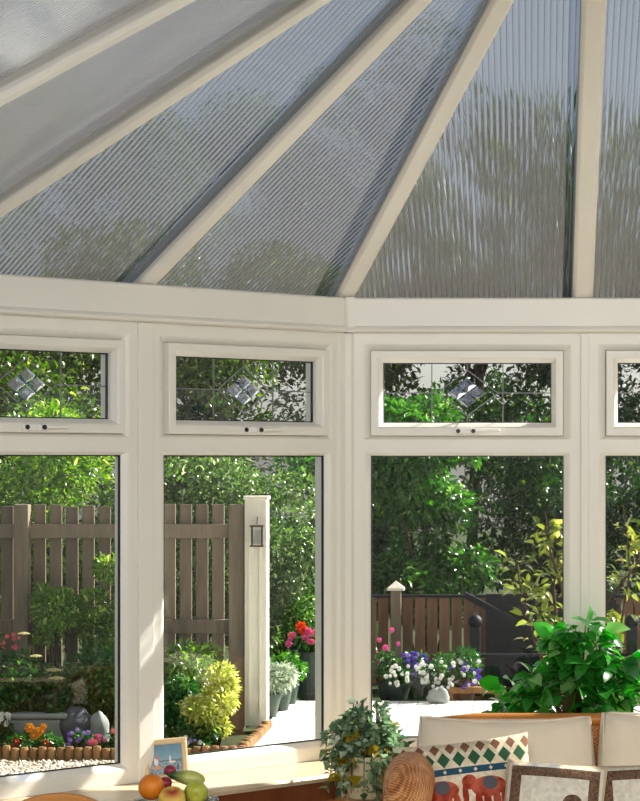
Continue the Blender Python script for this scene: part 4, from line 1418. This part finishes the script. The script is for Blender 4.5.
o = pillow(M(), 0.385, 0.34, 0.13, pinch=0.05).build('throw_cushion', pm, smooth=True, loc=at(470, 797, 6.42), rot=(R(-16), R(-6), R(6)))
tag(o, 'cream cushion woven with green diamonds and red animals at the left end of the sofa', 'cushion', 'throw cushions on the sofa')
bm2 = bordered()
o2 = pillow(M(), 0.295, 0.30, 0.11, pinch=0.03).build('throw_cushion', bm2, smooth=True, loc=at(553, 814, 6.30), rot=(R(-20), R(4), R(-4)))
tag(o2, 'cream cushion with a brown border, next to the diamond cushion', 'cushion', 'throw cushions on the sofa')
o3 = o2.copy()
COL.objects.link(o3)
o3.location = at(647, 815, 6.34)
o3.rotation_euler = (R(-18), R(-2), R(3))
tag(o3, 'brown bordered cream cushion on the right seat, cut by the right edge', 'cushion', 'throw cushions on the sofa')

# ------------------------------------------------------------------ picture frame on the sill
yp = 6.90
pf = thing('picture_frame', 'small cream picture frame with a harbour picture on the sill', 'picture frame', (gx(167, yp), yp, Z_SILL), R(8))
piv = bpy.data.objects.new('tilt', None)
W_, H_ = 0.138, 0.130
def lean(o):
    o.rotation_euler = (R(-14), R(-4), 0)
    o.location = (0, 0, 0.006)
    return o
lean(M().ring(-W_ / 2, W_ / 2, 0, H_, [(0, 0.006), (0, -0.008), (0.004, -0.011), (0.014, -0.009), (0.018, -0.002), (0.018, 0.006)]).build('frame', plain('cream_painted_wood', rgb(216, 192, 150), 0.45, 0.4, vary=0.08), pf))
def harbour():
    k = N('harbour_picture')
    co, x, y, z = k.xyz()
    nz = k.noise(co, 60, 3)
    sky_ = k.ramp(k.math('ADD', k.math('MULTIPLY', z, 9.0), k.math('MULTIPLY', k.math('SUBTRACT', nz, 0.5), 0.5)), [(0.1, rgb(58, 98, 132)), (0.45, rgb(112, 150, 176)), (0.7, rgb(92, 136, 160)), (1.0, rgb(60, 112, 142))])
    sea = k.math('LESS_THAN', z, 0.056)
    col = k.mix(sea, sky_, k.ramp(k.noise(co, 130, 3), [(0.35, rgb(60, 84, 104)), (0.65, rgb(138, 164, 178))]))
    land = k.math('LESS_THAN', k.math('ABSOLUTE', k.math('SUBTRACT', z, k.math('ADD', 0.052, k.math('MULTIPLY', nz, 0.016)))), 0.003)
    col = k.mix(land, col, rgb(70, 92, 84))
    col = k.mix(union(k, [ell(k, x, z, -0.030, 0.060, 0.007, 0.013), ell(k, x, z, 0.014, 0.066, 0.003, 0.010), ell(k, x, z, 0.020, 0.056, 0.012, 0.003)]), col, rgb(212, 204, 204))
    col = k.mix(ell(k, x, z, -0.026, 0.072, 0.006, 0.006), col, rgb(176, 90, 100))
    col = k.mix(ell(k, x, z, -0.030, 0.040, 0.015, 0.005), col, rgb(196, 126, 66))
    col = k.mix(ell(k, x, z, 0.037, 0.038, 0.005, 0.010), col, rgb(36, 54, 76))
    return k.done(k.bsdf(col, 0.35, 0.4))
lean(M().box((0, 0.002, H_ / 2), (W_ - 0.034, 0.004, H_ - 0.034)).build('picture', harbour(), pf))
lean(M().box((0, 0.008, H_ / 2), (W_ - 0.01, 0.004, H_ - 0.01)).build('backing', MAT['bark'], pf))
M().bar((0, 0.030, 0.088), (0, 0.075, 0.003), 0.03, 0.004).build('strut', MAT['bark'], pf)

# ------------------------------------------------------------------ side table with the fruit bowl
TX, TY, TZ = gx(176.5, 6.2), 6.2, 0.53
tb = thing('side_table', 'small round wooden table below the fruit bowl', 'table', (TX, TY, 0))
M().lathe([(0.23, TZ - 0.025), (0.24, TZ - 0.012), (0.235, TZ)], 40).build('table_top', MAT['chairwood'], tb)
for i in range(3):
    a = 2.094 * i + 0.6
    M().tube([(0.10 * math.cos(a), 0.10 * math.sin(a), TZ - 0.026), (0.20 * math.cos(a), 0.20 * math.sin(a), 0.0)], [0.018, 0.013], 12).build('leg', MAT['chairwood'], tb)
bw = thing('fruit_bowl', 'clear cut glass bowl holding the fruit', 'bowl', (TX, TY, TZ))
M().lathe([(0.05, 0.0), (0.055, 0.008), (0.03, 0.016), (0.072, 0.040), (0.098, 0.080), (0.108, 0.108), (0.103, 0.108), (0.093, 0.083), (0.067, 0.047), (0.02, 0.026)], 40).build('body', MAT['bowlglass'], bw, smooth=True)
rm = M()
for i in range(20):
    a = 2 * math.pi * i / 20
    rm.ball((0.106 * math.cos(a), 0.106 * math.sin(a), 0.108), (0.016, 0.016, 0.007), 8, 6)
rm.build('rim', MAT['bowlglass'], bw, smooth=True)
def fruit_mat(name, stops, scale, rough=0.4, bumpy=0.0, bs=300, axis_z=True, blush=None):
    k = N(name)
    co, x, y, z = k.xyz()
    nz = k.noise(co, scale, 3)
    col = k.ramp(nz, stops)
    if blush:
        c, (px_, py_, pz_), r_ = blush
        v = k.n('VectorMath', operation='DISTANCE')
        k.put(v.inputs[0], co)
        v.inputs[1].default_value = (px_, py_, pz_)
        f = k.math('SUBTRACT', 1.0, k.math('DIVIDE', v.outputs['Value'], r_), clamp=True)
        f = k.math('MULTIPLY', f, k.math('ADD', nz, 0.9), clamp=True)
        col = k.mix(f, col, c)
    nm = k.bump(k.noise(co, bs, 2), bumpy, 0.003) if bumpy else None
    return k.done(k.bsdf(col, rough, 0.5, nm))
def apple_fn(p):
    r = math.hypot(p.x, p.y)
    z = p.z - 0.30 * math.exp(-(r / 0.28) ** 2) * (1 if p.z > 0 else -0.7)
    return Vector((p.x * (1 + 0.06 * p.z), p.y * (1 + 0.06 * p.z), z * 0.92))
def pear_fn(p):
    k = 1.0 - 0.42 * max(0, p.z) ** 1.2
    return Vector((p.x * k, p.y * k, p.z * 1.45 if p.z > 0 else p.z * 0.95))
def fruit(name, label, cat, px, py, y, r, mat, fn=None, rot=(0, 0, 0), stem=None):
    root = thing(name, label, cat, at(px, py, y), group='fruit in the glass bowl')
    root.rotation_euler = rot
    M().ball((0, 0, 0), r, 28, 18, fn).build('flesh', mat, root, smooth=True)
    if stem:
        M().tube([(0, 0, stem[0]), (0.003, 0, stem[0] + stem[1])], [0.0016, 0.0022], 6).build('stem', MAT['bark'], root)
    return root
orange_m = fruit_mat('orange_peel', [(0.3, rgb(222, 112, 16)), (0.7, rgb(240, 140, 28))], 8, 0.4, 0.35, 420)
peach_m = fruit_mat('peach_skin', [(0.3, rgb(230, 190, 70)), (0.7, rgb(240, 206, 96))], 20, 0.6, 0, 0, blush=(rgb(170, 50, 40), (0.004, -0.012, 0.034), 0.034))
green_m = fruit_mat('green_apple_skin', [(0.3, rgb(150, 160, 40)), (0.7, rgb(196, 196, 74))], 14, 0.3, blush=(rgb(70, 104, 40), (-0.03, -0.02, 0.0), 0.03))
pear_m = fruit_mat('pear_skin', [(0.3, rgb(150, 166, 60)), (0.7, rgb(206, 208, 120))], 16, 0.35, blush=(rgb(44, 74, 44), (0.0, -0.01, 0.060), 0.055))
plum_m = fruit_mat('plum_skin', [(0.3, rgb(120, 24, 44)), (0.7, rgb(160, 44, 64))], 14, 0.35)
yb = 6.2
fruit('orange', 'large orange at the left of the fruit bowl', 'orange', 151.5, 787, yb, 0.037, orange_m, stem=(0.0355, 0.003))
fruit('peach', 'yellow peach with a red blush at the front of the bowl', 'peach', 172, 799, yb - 0.05, 0.038, peach_m, apple_fn, (R(20), 0, 0))
fruit('apple', 'green apple at the right of the fruit bowl', 'apple', 196, 793, yb - 0.005, 0.034, green_m, apple_fn, (R(-75), R(-40), 0), stem=(0.014, 0.016))
fruit('pear', 'long green pear lying across the top of the bowl', 'pear', 190, 778, yb + 0.045, (0.022, 0.022, 0.046), pear_m, pear_fn, (0, R(-82), 0), stem=(0.064, 0.012))
fruit('plum', 'small dark red plum on top of the fruit', 'plum', 170, 770.5, yb + 0.075, (0.0185, 0.0185, 0.016), plum_m)
fruit('plum', 'dark plum tucked between the orange and the pear', 'plum', 165, 783, yb + 0.035, (0.020, 0.020, 0.018), plum_m)

# ------------------------------------------------------------------ dining chair at the left edge
cx_, cy_ = gx(59, 5.95), 5.95
ch = thing('dining_chair', 'honey wooden chair with a curved top rail at the bottom left', 'chair', (cx_, cy_, 0))
ztop = EYE - 333 * 5.95 / F
pth = []
for i in range(13):
    u = -1 + i / 6
    pth.append((u * 0.19, 0.02 - 0.03 * u * u, ztop - 0.030 - 0.075 * abs(u) ** 2.2))
m = M()
for p in pth:
    pass
tr_ = M()
for i, p in enumerate(pth):
    x, y, z = p
    tr_.v += [(x, y - 0.011, z - 0.03), (x, y + 0.011, z - 0.03), (x, y + 0.011, z + 0.03), (x, y - 0.011, z + 0.03)]
for i in range(12):
    a, b = i * 4, i * 4 + 4
    for k in range(4):
        k2 = (k + 1) % 4
        tr_.f.append((a + k, b + k, b + k2, a + k2))
tr_.f += [(0, 1, 2, 3), (51, 50, 49, 48)]
tr_.build('top_rail', MAT['chairwood'], ch, bevel=0.006, smooth=False)
M().box((0, -0.20, 0.43), (0.40, 0.40, 0.03)).build('seat', MAT['chairwood'], ch, bevel=0.01)
for s in (-1, 1):
    M().tube([(s * 0.175, 0.0, 0.0), (s * 0.18, -0.01, 0.43), (s * 0.185, -0.008, ztop - 0.09)], [0.014, 0.018, 0.014], 12).build('leg', MAT['chairwood'], ch)
    M().tube([(s * 0.17, -0.37, 0.0), (s * 0.165, -0.36, 0.42)], [0.013, 0.017], 12).build('leg', MAT['chairwood'], ch)
for u in (-0.5, 0.0, 0.5):
    M().tube([(u * 0.19, -0.015, 0.44), (u * 0.19, 0.012, ztop - 0.05)], 0.008, 8).build('spindle', MAT['chairwood'], ch)

# ------------------------------------------------------------------ lamp beside the sofa (its reflection shows in the bay)
et = thing('end_table', 'light wooden end table beside the sofa', 'table', (1.44, 6.45, 0))
M().box((0, 0, 0.545), (0.36, 0.36, 0.03)).build('table_top', MAT['sill'], et, bevel=0.004)
for a in (-1, 1):
    for b in (-1, 1):
        M().box((a * 0.16, b * 0.16, 0.265), (0.035, 0.035, 0.53)).build('leg', MAT['sill'], et)
lp = thing('table_lamp', 'table lamp with a white tapered shade on the end table', 'lamp', (1.44, 6.45, 0.56))
M().lathe([(0.06, 0), (0.06, 0.015), (0.02, 0.03), (0.035, 0.10), (0.045, 0.17), (0.015, 0.25), (0.008, 0.34)], 20).build('lamp_base', MAT['cream_pot'], lp, smooth=True)
M().lathe([(0.135, 0.31), (0.075, 0.53), (0.072, 0.53), (0.132, 0.31)], 28).build('lamp_shade', plain('white_lamp_shade', rgb(240, 236, 224), 0.8, 0.2, vary=0.03), lp, smooth=True)
